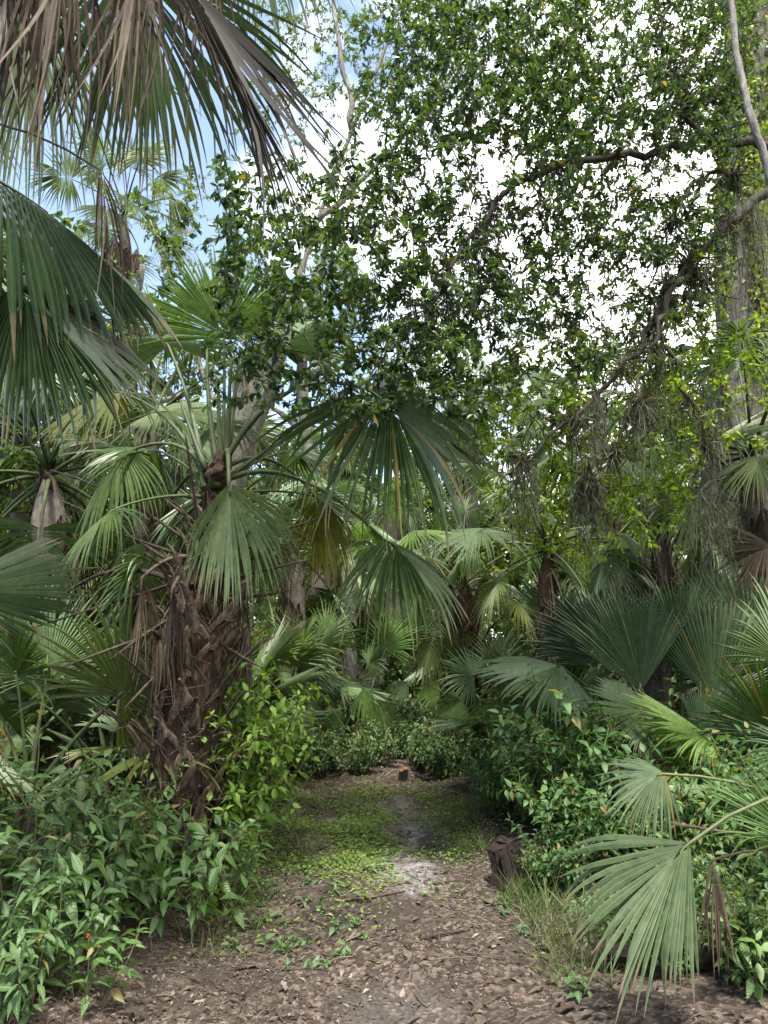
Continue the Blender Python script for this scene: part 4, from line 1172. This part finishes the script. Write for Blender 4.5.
def shrub(key, label, px, Y, sc=1.0, name='shrub', cat='shrub', group=None, i=0, loc=None):
    v = SH[key][i % len(SH[key])]
    base = GX(px, Y) if loc is None else np.asarray(loc, float)
    t = thing(name, label, cat, base, group, rz=i * 2.1 + px * .01, sc=sc)
    link('stem', v[0], t); link('foliage', v[1], t)
    return t


W = 'leafy weeds on the left bank'
WEEDS = [
    ('weed', 5, 3.2, .95, 'tall pale leafed weed in the bottom left corner'), 
    ('weed', 35, 3.6, .85, 'big pale weed rising at left below the dark fan'), ('weedlow', -12, 3.6, 1.5, 'green weed cut by the left edge of the picture'),
     
    ('weed', 58, 3.02, .66, 'small pale weed at the bottom edge near the left corner'), ('weed', 14, 2.92, .7, 'low pale weed filling the very bottom left corner'), ('weedlow', 100, 3.12, .75, 'low weed leaning onto the litter at the bottom left'), ('weed', 72, 3.2, .72, 'smaller pale weed around the red flower at lower left'), ('weedlow', 92, 3.6, 1.1, 'low green weed below the pale weeds, near the dark gap'), ('weedlow', 62, 4.2, 1.4, 'weed standing behind the pale ones at left'),
    ('mid', 128, 4.35, .8, 'weed left of the base of the shaggy trunk'), ('mid', 10, 4.4, 1.0, 'weed deep at the left edge under the drooping fan'),
    ('weedlow', 168, 4.05, 1.1, 'glossy green weed in front of the shaggy trunk, left one'), ('weedlow', 206, 4.15, 1.2, 'glossy green weed in front of the shaggy trunk, nearest the path'),
    ('weedlow', 190, 4.45, 1.5, 'taller green sapling hugging the front of the shaggy trunk'), ('weedlow', 150, 4.5, 1.3, 'green weed against the left side of the shaggy trunk base'),
    ('weedlow', 228, 4.5, 1.2, 'green weed between the shaggy trunk and the bright bush'), ('weed', 30, 4.1, 1.2, 'tallest spindly weed standing above the others at far left'), ('weed', 85, 4.0, 1.1, 'spindly weed rising in front of the gap left of the shaggy trunk'), ('weedlow', 118, 4.0, 1.2, 'spindly weed nearest the shaggy trunk among the tall ones'), ('weedlow', 108, 3.85, .9, 'small weed leaning over the dark litter at lower left'),
]
for i, (k, px, Y, sc, lab) in enumerate(WEEDS):
    shrub(k, lab, px, Y, sc, 'weed', 'weed', W, i)
shrub('yellow', 'bright yellow green bush right of the shaggy trunk', 236, 5.15, 1.32, i=0)
shrub('yellow', 'smaller yellow green bush at the foot of the bright one, by the path', 250, 5.6, .8, i=1)
shrub('yellow', 'yellow green bush partly behind the shaggy trunk', 232, 5.5, 1.45, i=2)
RS = [('mid', 515, 7.0, 1.25, 'upright fresh green bush where the path bends, right side'), ('mid', 487, 7.3, .7, 'low feathery green bush at the right edge of the path bend'),
      ('dark', 572, 5.1, 1.0, 'dark glossy bush right behind the rotting stump'), ('dark', 590, 5.3, 1.25, 'tall dark bush between stump and upright palmetto fans'),
      ('dark', 640, 4.9, 1.1, 'dark bush behind the small drooping pale frond'), ('mid', 575, 5.9, 1.2, 'green bush behind the dark bushes on the right'),
      ('dark', 700, 4.7, 1.0, 'dark bush right of the small drooping pale frond'), ('dark', 735, 4.2, .95, 'dark bush near the right edge above the bent frond'),
      ('dark', 668, 4.25, .75, 'low dark bush behind the hub of the bent frond'), ('mid', 630, 5.7, 1.3, 'green bush at the foot of the upright palmetto fans'),
      ('dark', 760, 5.2, 1.2, 'dark bush at the right edge under the palmetto fans'), ('weedlow', 735, 3.2, .9, 'leafy seedling in the bottom right corner'),
      ('weedlow', 770, 3.35, 1.0, 'leafy weed cut by the right edge near the bottom'), ('mid', 535, 5.9, 1.25, 'green bush between the path bend and the rotting stump'), ('mid', 505, 6.2, .9, 'rounded green bush leaning over the path beyond the stump'), ('dark', 610, 3.55, .42, 'low dark weed left of the bent frond near the bottom edge'), ('dark', 665, 3.35, .38, 'low dark weed under the drooping tips of the bent frond'), ('dark', 715, 3.25, .42, 'low dark weed at the bottom edge below the hanging dead strips'), ('mid', 760, 3.15, .5, 'fresh green weed at the far right of the bottom edge'), ('mid', 690, 3.75, .6, 'green weed behind the middle of the bent frond'), ('dark', 740, 3.6, .7, 'dark weed right of the hanging dead strips'),
      ('weedlow', 640, 3.75, .6, 'small weed beneath the hub of the bent frond'), ('weedlow', 600, 3.95, .6, 'small weed left of the logs under the bent frond'), ('weedlow', 690, 3.5, .55, 'small leafy weed between the bent frond and the bottom edge'), ('weedlow', 715, 3.9, .8, 'weed behind the bent frond at right'),
      ('mid', 538, 4.62, .36, 'low fresh green weed at the right foot of the rotting stump'), ('dark', 560, 4.5, .55, 'low glossy bush pressed against the rotting stump'), ('dark', 600, 4.55, .7, 'low dark bush just right of the rotting stump'), ('mid', 490, 6.4, .55, 'small green bush at the path edge beyond the stump')]
for i, (k, px, Y, sc, lab) in enumerate(RS):
    shrub(k, lab, px, Y, sc, group='bushes on the right bank', i=i)
FS = [('far', 318, 8.3, 0.90, 'low bush at the left end of the path'), ('far', 345, 8.4, 0.87, 'bush under the slim pale palm'), ('far', 378, 8.5, 0.80, 'bush closing the middle of the path end'), ('far', 424, 8.5, 0.87, 'bush behind the small cut stump'),
      ('far', 446, 8.2, 0.90, 'bush right of the small cut stump'), ('far', 300, 8.2, 0.87, 'bush at the far left bend of the path'), ('far', 468, 8.3, 0.94, 'bush below the booted palm right of the path end'), ('far', 332, 9.6, 1.0, 'bush filling the gap left of the slim pale palm'), ('far', 362, 9.9, 1.0, 'bush in the second row behind the path end, under the round dark fan'), ('far', 396, 9.7, 1.05, 'bush in the second row behind the cut stump'), ('far', 428, 10, 1.0, 'bush in the second row before the booted palm'), ('far', 405, 8.9, .7, 'low bush directly behind the cut stump'), ('far', 362, 8.3, .55, 'lowest bush at the middle of the path end'),
      ('tall', 395, 11.5, 1.1, 'tall dark bush in the shade behind the path end'), ('tall', 330, 12.0, 1.2, 'tall dark bush behind the slim pale palm'), ('tall', 440, 11.8, 1.2, 'tall dark bush behind the booted palm'),
      ('tall', 275, 10.5, 1.2, 'tall dark bush in shade right of the bright bush'), ('tall', 500, 10, 1.2, 'tall dark bush under the hanging mossy branches'), ('tall', 560, 9.5, 1.2, 'tall dark bush behind the right bank bushes'), ('tall', 90, 7.5, 1.1, 'tall dark bush behind the hanging dead fan at left'), ('tall', 15, 6.8, 1.2, 'tall dark bush at far left behind the weeds'), ('tall', 160, 7.6, 1.0, 'tall dark bush behind the shaggy trunk'), ('tall', 700, 9, 1.3, 'tall dark bush behind the palms at right')]
for i, (k, px, Y, sc, lab) in enumerate(FS):
    shrub(k, lab, px, Y, sc, group='bushes in the shaded background', i=i)


# undergrowth carrying on past both edges of the picture
for i, (px, Y, k, sc) in enumerate([(850, 4.6, 'dark', 1.1), (900, 5.6, 'mid', 1.2), (860, 6.6, 'tall', 1.0), (980, 4.9, 'dark', 1.1), (960, 7.4, 'tall', 1.2), (1040, 6.2, 'mid', 1.3), (-110, 4.6, 'weedlow', 1.6), (-170, 5.6, 'mid', 1.1), (-120, 6.8, 'tall', 1.1), (-230, 7.4, 'tall', 1.2), (-90, 3.6, 'weed', 1.0)]):
    shrub(k, 'leafy bush of the undergrowth just outside the picture', px, Y, sc, group='undergrowth beyond the edges of the picture', i=i)
for i, (px, Y) in enumerate([(880, 5.2), (1000, 6.8), (-190, 6.2)]):
    palmetto('low fan palm standing just outside the picture', GX(px, Y), 1.1, 9, 'low', 230 + i, group='undergrowth beyond the edges of the picture')


# ------------------------------------------------------------------ woods behind
def bg_tree(seed, h, rad, n, L, tr, low=.2):
    r = np.random.default_rng(seed)
    limbs = [(spline([[0, 0, -.2], [r.normal(0, .2), r.normal(0, .2), h * .3], [r.normal(0, .4), r.normal(0, .4), h * .65], [r.normal(0, .5), 0, h * .92]], 26), np.linspace(tr, tr * .25, 26))]
    for k in range(6):
        z0 = h * r.uniform(.25, .7); a = r.random() * 6.28
        p0 = limbs[0][0][int(np.argmin(np.abs(limbs[0][0][:, 2] - z0)))]
        e = np.array([math.cos(a), math.sin(a), .6]) * rad * .75
        limbs.append((bez(p0, p0 + e * .5 + UP * .3, p0 + e, 12), np.linspace(tr * .4, tr * .12, 12)))
    at = []
    cl = [(r.normal(0, 1, 3)) for _ in range(16)]
    cl = [unit(c) * r.uniform(.45, 1) for c in cl]
    for _ in range(n):
        c = cl[int(r.integers(16))] + r.normal(0, .2, 3)
        at.append([c[0] * rad, c[1] * rad, h * (low + (1 - low) * .5) + c[2] * h * (1 - low) * .5])
    ch = grow(limbs, np.array(at), r, step=.35, jit=.05, maxd=20)
    lf = MB(); leaf_up(lf, ch, r, 7, L, .3, LOW, .05, lastfrac=.85)
    tb = MB()
    for p, rr in limbs: tube(tb, p, rr, 9, rough=.08, r=r)
    for p, rr in ch: tube(lf, p, rr, 3, cap=False, mat=1)
    return tb, lf


BT = []
for i, (h, rad, n, L, tr, mt, lw) in enumerate([(9, 3.0, 260, (.13, .22), .22, 'far_leaf', .1), (12, 3.6, 300, (.15, .24), .28, 'far_leaf', .25), (6, 2.6, 230, (.11, .18), .14, 'far_yellow', .05), (11, 3.2, 280, (.14, .24), .25, 'far_leaf', .12)]):
    a, c = bg_tree(400 + i, h, rad, n, L, tr)
    BT.append((a.mesh('tree_trunk', M['bark_grey'], True), c.mesh('tree_crown', [M[mt], M['bark']])))
BGT = [(-7.5, 15, 0, .8), (-4.6, 17, 2, .9), (4.6, 16, 2, .95), (-5.4, 14, 3, .9), (-7.6, 13, 1, .85), (-1.5, 15, 1, .95), (2.2, 20, 1, .95), (-.9, 24, 3, 1.05), (5.4, 19, 1, .9), (.9, 18.5, 2, .8), (-1.4, 17, 2, .65), (6.8, 14, 3, .7), (9.5, 16, 1, .75), (-10.5, 13, 3, .8), (-9, 20, 1, .85),
       (-5.5, 22, 3, .85), (-1.5, 21, 2, 1.0), (1.6, 22, 2, 1.3), (4.2, 23, 0, .85), (7.5, 22, 3, .8), (11.5, 21, 1, .9), (14, 15, 0, .9), (-14, 17, 0, .9), (-13, 25, 3, 1), (-7, 29, 1, .9), (-2, 28, 3, .85), (3, 29, 1, .8), (8, 30, 3, .9), (13, 28, 1, 1), (18, 24, 3, 1), (-18, 24, 1, 1), (-22, 32, 3, 1.1), (-12, 36, 1, 1.1), (-4, 36, 0, 1.2), (5, 37, 3, 1.0), (13, 38, 1, 1.1), (22, 34, 0, 1.2), (-6.2, 10.5, 0, .6), (-5, 8.5, 3, .45)]
for i, (x, y, k, sc) in enumerate(BGT):
    lab = 'small yellow green tree glowing in the woods behind the palms' if k == 2 else ('leafy green tree in the dense woods behind the palms' if y < 25 else 'distant green tree closing off the deep woods')
    t = thing('broadleaf_tree', lab, 'tree', (x, y, float(hgt(x, y))), 'trees of the woods behind the palms', i * 1.9, sc)
    a, c = BT[k]
    link('trunk', a, t); link('crown', c, t)

# far-off woods, one uncountable mass of leaves
r = np.random.default_rng(55); mb = MB(); n = 26000
an = r.uniform(R_(15), R_(165), n); ds = r.uniform(38, 60, n)
top = 6 + 2.5 * np.sin(an * 23) + 1.5 * np.sin(an * 61 + 1)
pos = np.stack([np.cos(an) * ds, np.sin(an) * ds, r.random(n) ** .8 * top], -1)
leaves(mb, pos, unit(r.normal(0, 1, (n, 3)) - UP * .3), unit(UP + r.normal(0, .6, (n, 3))), r.uniform(.5, 1.1, n), r.uniform(.15, .35, n), LOW, .2, .2, 0, None, r)
tag(link('far_woods', mb.mesh('far_woods', M['far_leaf'])), 'far off wall of green leaves behind all the trees', 'woods', None, 'stuff')


# ------------------------------------------------------------------ litter, ground cover, grass, seedlings
def litter():
    r = np.random.default_rng(66); mb = MB()
    def batch(n, x0, x1, y0, y1, L, keep=None):
        x = r.uniform(x0, x1, n); y = y0 + (y1 - y0) * r.random(n)
        if keep is not None:
            m = keep(x, y); x, y = x[m], y[m]
        n = len(x)
        p = np.stack([x, y, hgt(x, y) + .012 + r.random(n) * .015], -1)
        a = r.random(n) * 6.28
        d = np.stack([np.cos(a), np.sin(a), r.normal(0, .12, n)], -1)
        ll = r.uniform(*L, n) * np.where(r.random(n) < .12, 1.7, 1)
        leaves(mb, p, d, unit(UP + r.normal(0, .28, (n, 3))), ll, ll * r.uniform(.07, .26, n), LOW, .3, .25, 0, None, r)
    sandc, muddy = G(402, 850), G(440, 850)
    def keep(x, y):
        cl = np.sin(2.3 * x + 1.1 * y) + np.sin(3.7 * y - 1.9 * x + .8) + np.sin(7.1 * x + 5 * y) * .6
        k = r.random(len(x)) < np.clip(.62 + .28 * cl, .12, 1)
        s = ((x - sandc[0]) / .4) ** 2 + ((y - sandc[1]) / .9) ** 2
        k &= r.random(len(x)) > np.exp(-s) * .9
        k &= ~((y > 6.3) & (r.random(len(x)) < .6))
        return k
    batch(30000, -1.5, 1.25, 2.6, 8.6, (.009, .030), keep)
    batch(12000, -1.5, 1.25, 2.6, 5.2, (.006, .018), keep)
    batch(7000, -4.5, 4.5, 2.4, 11, (.03, .08))
    batch(200, -1.5, 1.3, 2.7, 8, (.035, .07), None)
    for _ in range(260):
        x0, y0, a_ = r.uniform(-1.5, 1.3), r.uniform(2.7, 7.5), r.random() * 6.28; l_ = r.uniform(.05, .22)
        p0 = np.array([x0, y0, float(hgt(x0, y0)) + .016]); d_ = np.array([math.cos(a_), math.sin(a_), 0]) * l_
        tube(mb, bez(p0, p0 + d_ * .5 + [r.normal(0, .02), r.normal(0, .02), .012], p0 + d_, 5), r.uniform(.0015, .0035), 4, float(r.choice([.02, .3, .55, .8])), cap=False)
    tag(link('leaf_litter', mb.mesh('leaf_litter', M['litter'])), 'brown fallen leaves and chips scattered over the path', 'leaf litter', None, 'stuff')
    gc = MB()
    def cov(n, c, rx, ry, L):
        u = r.normal(0, .5, (n, 2)); x = c[0] + u[:, 0] * rx; y = c[1] + u[:, 1] * ry
        m = (np.sin(9 * x + 3) + np.sin(7 * y + 5 * x) + r.normal(0, .7, n)) > -.25
        x, y = x[m], y[m]; n = len(x)
        p = np.stack([x, y, hgt(x, y) + .012 + r.random(n) ** 2 * .05], -1)
        a = r.random(n) * 6.28
        leaves(gc, p, np.stack([np.cos(a), np.sin(a), r.uniform(-.1, .5, n)], -1), unit(UP + r.normal(0, .35, (n, 3))), r.uniform(*L, n), r.uniform(.005, .009, n), LOW, .2, .2, 0, None, r)
    cov(12000, G(338, 842), .75, 1.2, (.02, .044)); cov(5000, G(350, 803), .9, .9, (.016, .034)); cov(1600, G(425, 808), .5, .9, (.014, .028)); cov(900, G(300, 900), .8, .7, (.014, .03)); cov(1200, G(470, 830), .3, .8, (.014, .03))
    tag(link('ground_cover', gc.mesh('ground_cover', M['cover'])), 'low bright green weeds creeping over the middle of the path', 'ground cover', None, 'stuff')
    gr = MB()
    def blades(n, pts, sp, L):
        c = np.array([pts[int(i)] for i in r.integers(0, len(pts), n)])
        x = c[:, 0] + r.normal(0, sp, n); y = c[:, 1] + r.normal(0, sp * 1.4, n)
        p = np.stack([x, y, hgt(x, y)], -1)
        d = unit(np.stack([r.normal(0, .45, n), r.normal(0, .45, n), np.ones(n)], -1))
        leaves(gr, p, d, unit(r.normal(0, 1, (n, 3))), r.uniform(*L, n), r.uniform(.0016, .0035, n), LANCE, .45, .2, 0, None, r)
    blades(550, [G(545, 925), G(562, 955), G(530, 905), G(580, 985), G(600, 940)], .09, (.08, .22))
    blades(600, [G(455, 830), G(470, 850), G(465, 815)], .10, (.06, .14))
    blades(500, [G(250, 900), G(300, 850), G(225, 930)], .12, (.05, .12))
    blades(900, [G(380, 800), G(340, 800), G(420, 800)], .3, (.04, .1))
    tag(link('grass', gr.mesh('grass', M['grass'])), 'thin grass blades growing along the edges of the path', 'grass', None, 'stuff')


litter()
SEED = []
for v in range(5):
    s, l = shrub_geo(500 + v, .09, .07, 3, (.03, .055), .3, OVATE, 3, 0, .3, .2, .3, .0018)
    SEED.append((s.mesh('plant_stem', M['stem']), l.mesh('plant_foliage', M['shrub_pale'], True)))
SP = [(262, 905), (275, 920), (290, 938), (300, 905), (312, 890), (325, 912), (335, 895), (252, 925), (240, 915), (285, 955), (305, 945), (345, 930), (360, 905), (330, 880), (310, 870), (290, 880), (350, 870), (370, 880), (268, 890), (230, 945), (500, 918), (503, 905), (495, 880), (520, 940), (575, 1000), (318, 968), (296, 972), (385, 872), (460, 860), (345, 955), (365, 940), (270, 945)]
for i, (x, y) in enumerate(SP):
    g = G(x, y); g[2] = float(hgt(g[0], g[1])) + .01
    right = x > 450
    t = thing('seedling', 'small green seedling at the right edge of the path' if right else 'small green seedling sprouting from brown litter on the left of the path', 'seedling', g, 'seedlings on the path', i * 2.3, (.8 + .5 * ((i * 37) % 10) / 10))
    link('stem', SEED[i % 5][0], t); link('foliage', SEED[i % 5][1], t)

# red flower in the weeds
fp = P(88, 936, 3.0); mb = MB()
leaves(mb, np.tile(fp, (9, 1)), unit(rng.normal(0, 1, (9, 3)) + UP * .4), unit(rng.normal(0, 1, (9, 3))), .012, .004, LOW, .2, .2)
f = thing('flower', 'tiny red flower among the weeds at lower left', 'flower', fp); link('petals', mb.mesh('petals', M['red'], False, fp), f)
mb = MB(); q = fp.copy(); q[2] = 0; tube(mb, bez(q, (q + fp) / 2 + [.02, 0, .1], fp, 8), .0022, 5); link('stem', mb.mesh('flower_stem', M['stem'], False, fp), f)


# ------------------------------------------------------------------ stumps, logs, sticks
def stump(label, c, h, rad, seed, lean=(0, 0), cut='wood_dark', side='wood_dark'):
    r = np.random.default_rng(seed); n, m = 48, 12
    a = np.arange(n) * 2 * math.pi / n
    lobes = 1 + .16 * np.sin(2 * a + r.random() * 6) + .12 * np.sin(5 * a + r.random() * 6) + .05 * np.sin(11 * a + r.random() * 6) + r.normal(0, .045, n)
    rows = []
    for k in range(m):
        z = k / (m - 1); rr = rad * lobes * (1.25 - .35 * min(1, z * 2.2)) * (1 + r.normal(0, .022, n))
        rag = (h * .14 * np.sin(a + 1) + h * .05 * np.sin(4 * a) + r.normal(0, h * .016, n)) if k == m - 1 else 0
        rows.append(np.stack([rr * np.cos(a) + lean[0] * z, rr * np.sin(a) + lean[1] * z, np.full(n, z * h - .03) + rag], -1))
    V = np.concatenate(rows)
    i = np.arange(m - 1)[:, None] * n; j = np.arange(n)[None, :]; k = (j + 1) % n
    q = np.stack([i + j, i + k, i + n + k, i + n + j], -1).reshape(-1, 4)
    mb = MB(); mb.add(V, q)
    t = thing('tree_stump', label, 'stump', c)
    link('trunk', mb.mesh('stump_side', M[side], False), t)
    mb = MB(); top = rows[-1]; ctr = top.mean(0) + UP * h * .04
    inner = ctr + (top - ctr) * .6 - UP * h * .0 + r.normal(0, h * .03, top.shape)
    V = np.concatenate([top, inner, [ctr]]); jj = np.arange(n); kk = (jj + 1) % n
    mb.add(V, np.stack([jj, kk, n + kk, n + jj], -1), np.stack([n + jj, n + kk, np.full(n, 2 * n)], -1))
    link('cut_face', mb.mesh('stump_top', M[cut], False), t)


c = G(520, 888); c[2] = hgt(c[0], c[1]); stump('dark rotting stump at the right edge of the path, below the bushes', c, .27, .135, 1, (-.05, .06))
c = G(403, 783); c[2] = hgt(c[0], c[1]); stump('small reddish cut stump at the far end of the path', c, .15, .045, 2, cut='wood_cut', side='wood_dark')


def log(name, label, cat, a, b, rad, mat, seed, sag=0.0):
    r = np.random.default_rng(seed); a, b = np.asarray(a, float), np.asarray(b, float)
    pts = bez(a, (a + b) / 2 + np.array([r.normal(0, .05), r.normal(0, .05), sag]), b, 14); mb = MB()
    pts[1:-1] += r.normal(0, rad * .15, (12, 3))
    tube(mb, pts, np.linspace(rad, rad * .7, 14) * (1 + r.normal(0, .06, 14)), 10, rough=.07, r=r)
    o = pts[0]
    tag(link(name, mb.mesh(name, M[mat], False, o), None, o), label, cat)


log('fallen_log', 'dark fallen log in the lower right corner under the bent frond', 'log', np.array([.95, 3.5, .13]), np.array([2.2, 3.25, .2]), .05, 'wood_dark', 3)
log('fallen_log', 'shorter log lying deeper behind the bent frond', 'log', np.array([1.15, 3.85, .14]), np.array([2.3, 3.75, .2]), .06, 'wood_dark', 4)
log('dead_branch', 'bare brown stick poking in over the bent frond at right', 'branch', P(664, 822, 3.6), P(790, 838, 3.3), .009, 'petiole_dead', 5)
r = np.random.default_rng(77)
STK = [((345, 905), (405, 898), 'thin brown stick lying across the middle of the path'), ((470, 1018), (500, 1000), 'short stick near the bottom edge of the path'), ((255, 955), (270, 972), 'short curled brown stick at the left of the path'),
       ((420, 948), (470, 940), 'stick on the right half of the path'), ((215, 985), (245, 1000), 'dark stick in the litter at lower left'), ((560, 945), (620, 930), 'dry broken stick beneath the bent frond'), ((430, 985), (452, 965), 'slanting twig in the litter near the front')]
for i, (a, b, lab) in enumerate(STK):
    A, B = G(*a), G(*b)
    for q in (A, B): q[2] = hgt(q[0], q[1]) + .02
    log('stick', lab, 'stick', A, B, .007, 'petiole_dead', 80 + i)


# ------------------------------------------------------------------ light, sky, camera
SUN_EL, SUN_AZ = R_(67), R_(184)     # azimuth measured from +Y toward +X
w = bpy.data.worlds.new('World'); scene.world = w; w.use_nodes = True
nt = w.node_tree; nt.nodes.clear(); lk = nt.links.new
sky = nd(nt, 'ShaderNodeTexSky', sky_type='NISHITA'); sky.sun_disc = False; sky.sun_elevation = SUN_EL; sky.sun_rotation = SUN_AZ
tc = nd(nt, 'ShaderNodeTexCoord')
nz = nd(nt, 'ShaderNodeTexNoise'); nz.inputs['Scale'].default_value = 2.6; nz.inputs['Detail'].default_value = 7; nz.inputs['Roughness'].default_value = .55
lk(tc.outputs['Generated'], nz.inputs['Vector'])
sx = nd(nt, 'ShaderNodeSeparateXYZ'); lk(tc.outputs['Generated'], sx.inputs[0])
cov = mth(nt, 'ADD', nz.outputs[0], mth(nt, 'MULTIPLY', sx.outputs[0], .55))
fac = ramp(nt, [(.45, (.04, .04, .04)), (.65, (1, 1, 1))], cov).outputs[0]
colr = mixc(nt, fac, sky.outputs[0], (9.6, 9.4, 9.0))
bg = nd(nt, 'ShaderNodeBackground'); bg.inputs['Strength'].default_value = .12
lk(colr, bg.inputs[0]); wo = nd(nt, 'ShaderNodeOutputWorld'); lk(bg.outputs[0], wo.inputs[0])

sl = bpy.data.lights.new('sun', 'SUN'); sl.energy = 4.0; sl.angle = R_(9); sl.color = (1, .95, .86)
so = bpy.data.objects.new('sun', sl); COL.objects.link(so)
from mathutils import Vector
dv = Vector((math.sin(SUN_AZ) * math.cos(SUN_EL), math.cos(SUN_AZ) * math.cos(SUN_EL), math.sin(SUN_EL)))
so.rotation_euler = dv.to_track_quat('Z', 'Y').to_euler()

cd = bpy.data.cameras.new('camera'); co = bpy.data.objects.new('camera', cd); COL.objects.link(co)
co.location = CAM; co.rotation_euler = (math.pi / 2 + PITCH, 0, 0)
cd.sensor_fit = 'VERTICAL'; cd.sensor_height = 24; cd.lens = FPX / 1024 * 24
cd.clip_start = .05; cd.clip_end = 1000
scene.camera = co

vs = scene.view_settings
vs.view_transform = 'Standard'; vs.look = 'None'; vs.gamma = 1; vs.use_curve_mapping = False; vs.exposure = 1.75
cy = scene.cycles
cy.max_bounces = 7; cy.diffuse_bounces = 4; cy.glossy_bounces = 2; cy.transmission_bounces = 5; cy.caustics_reflective = False; cy.caustics_refractive = False
cy.use_denoising = True
try:
    cy.denoiser = 'OPENIMAGEDENOISE'; cy.denoising_input_passes = 'RGB_ALBEDO_NORMAL'
except Exception: pass
cy.sample_clamp_indirect = 6
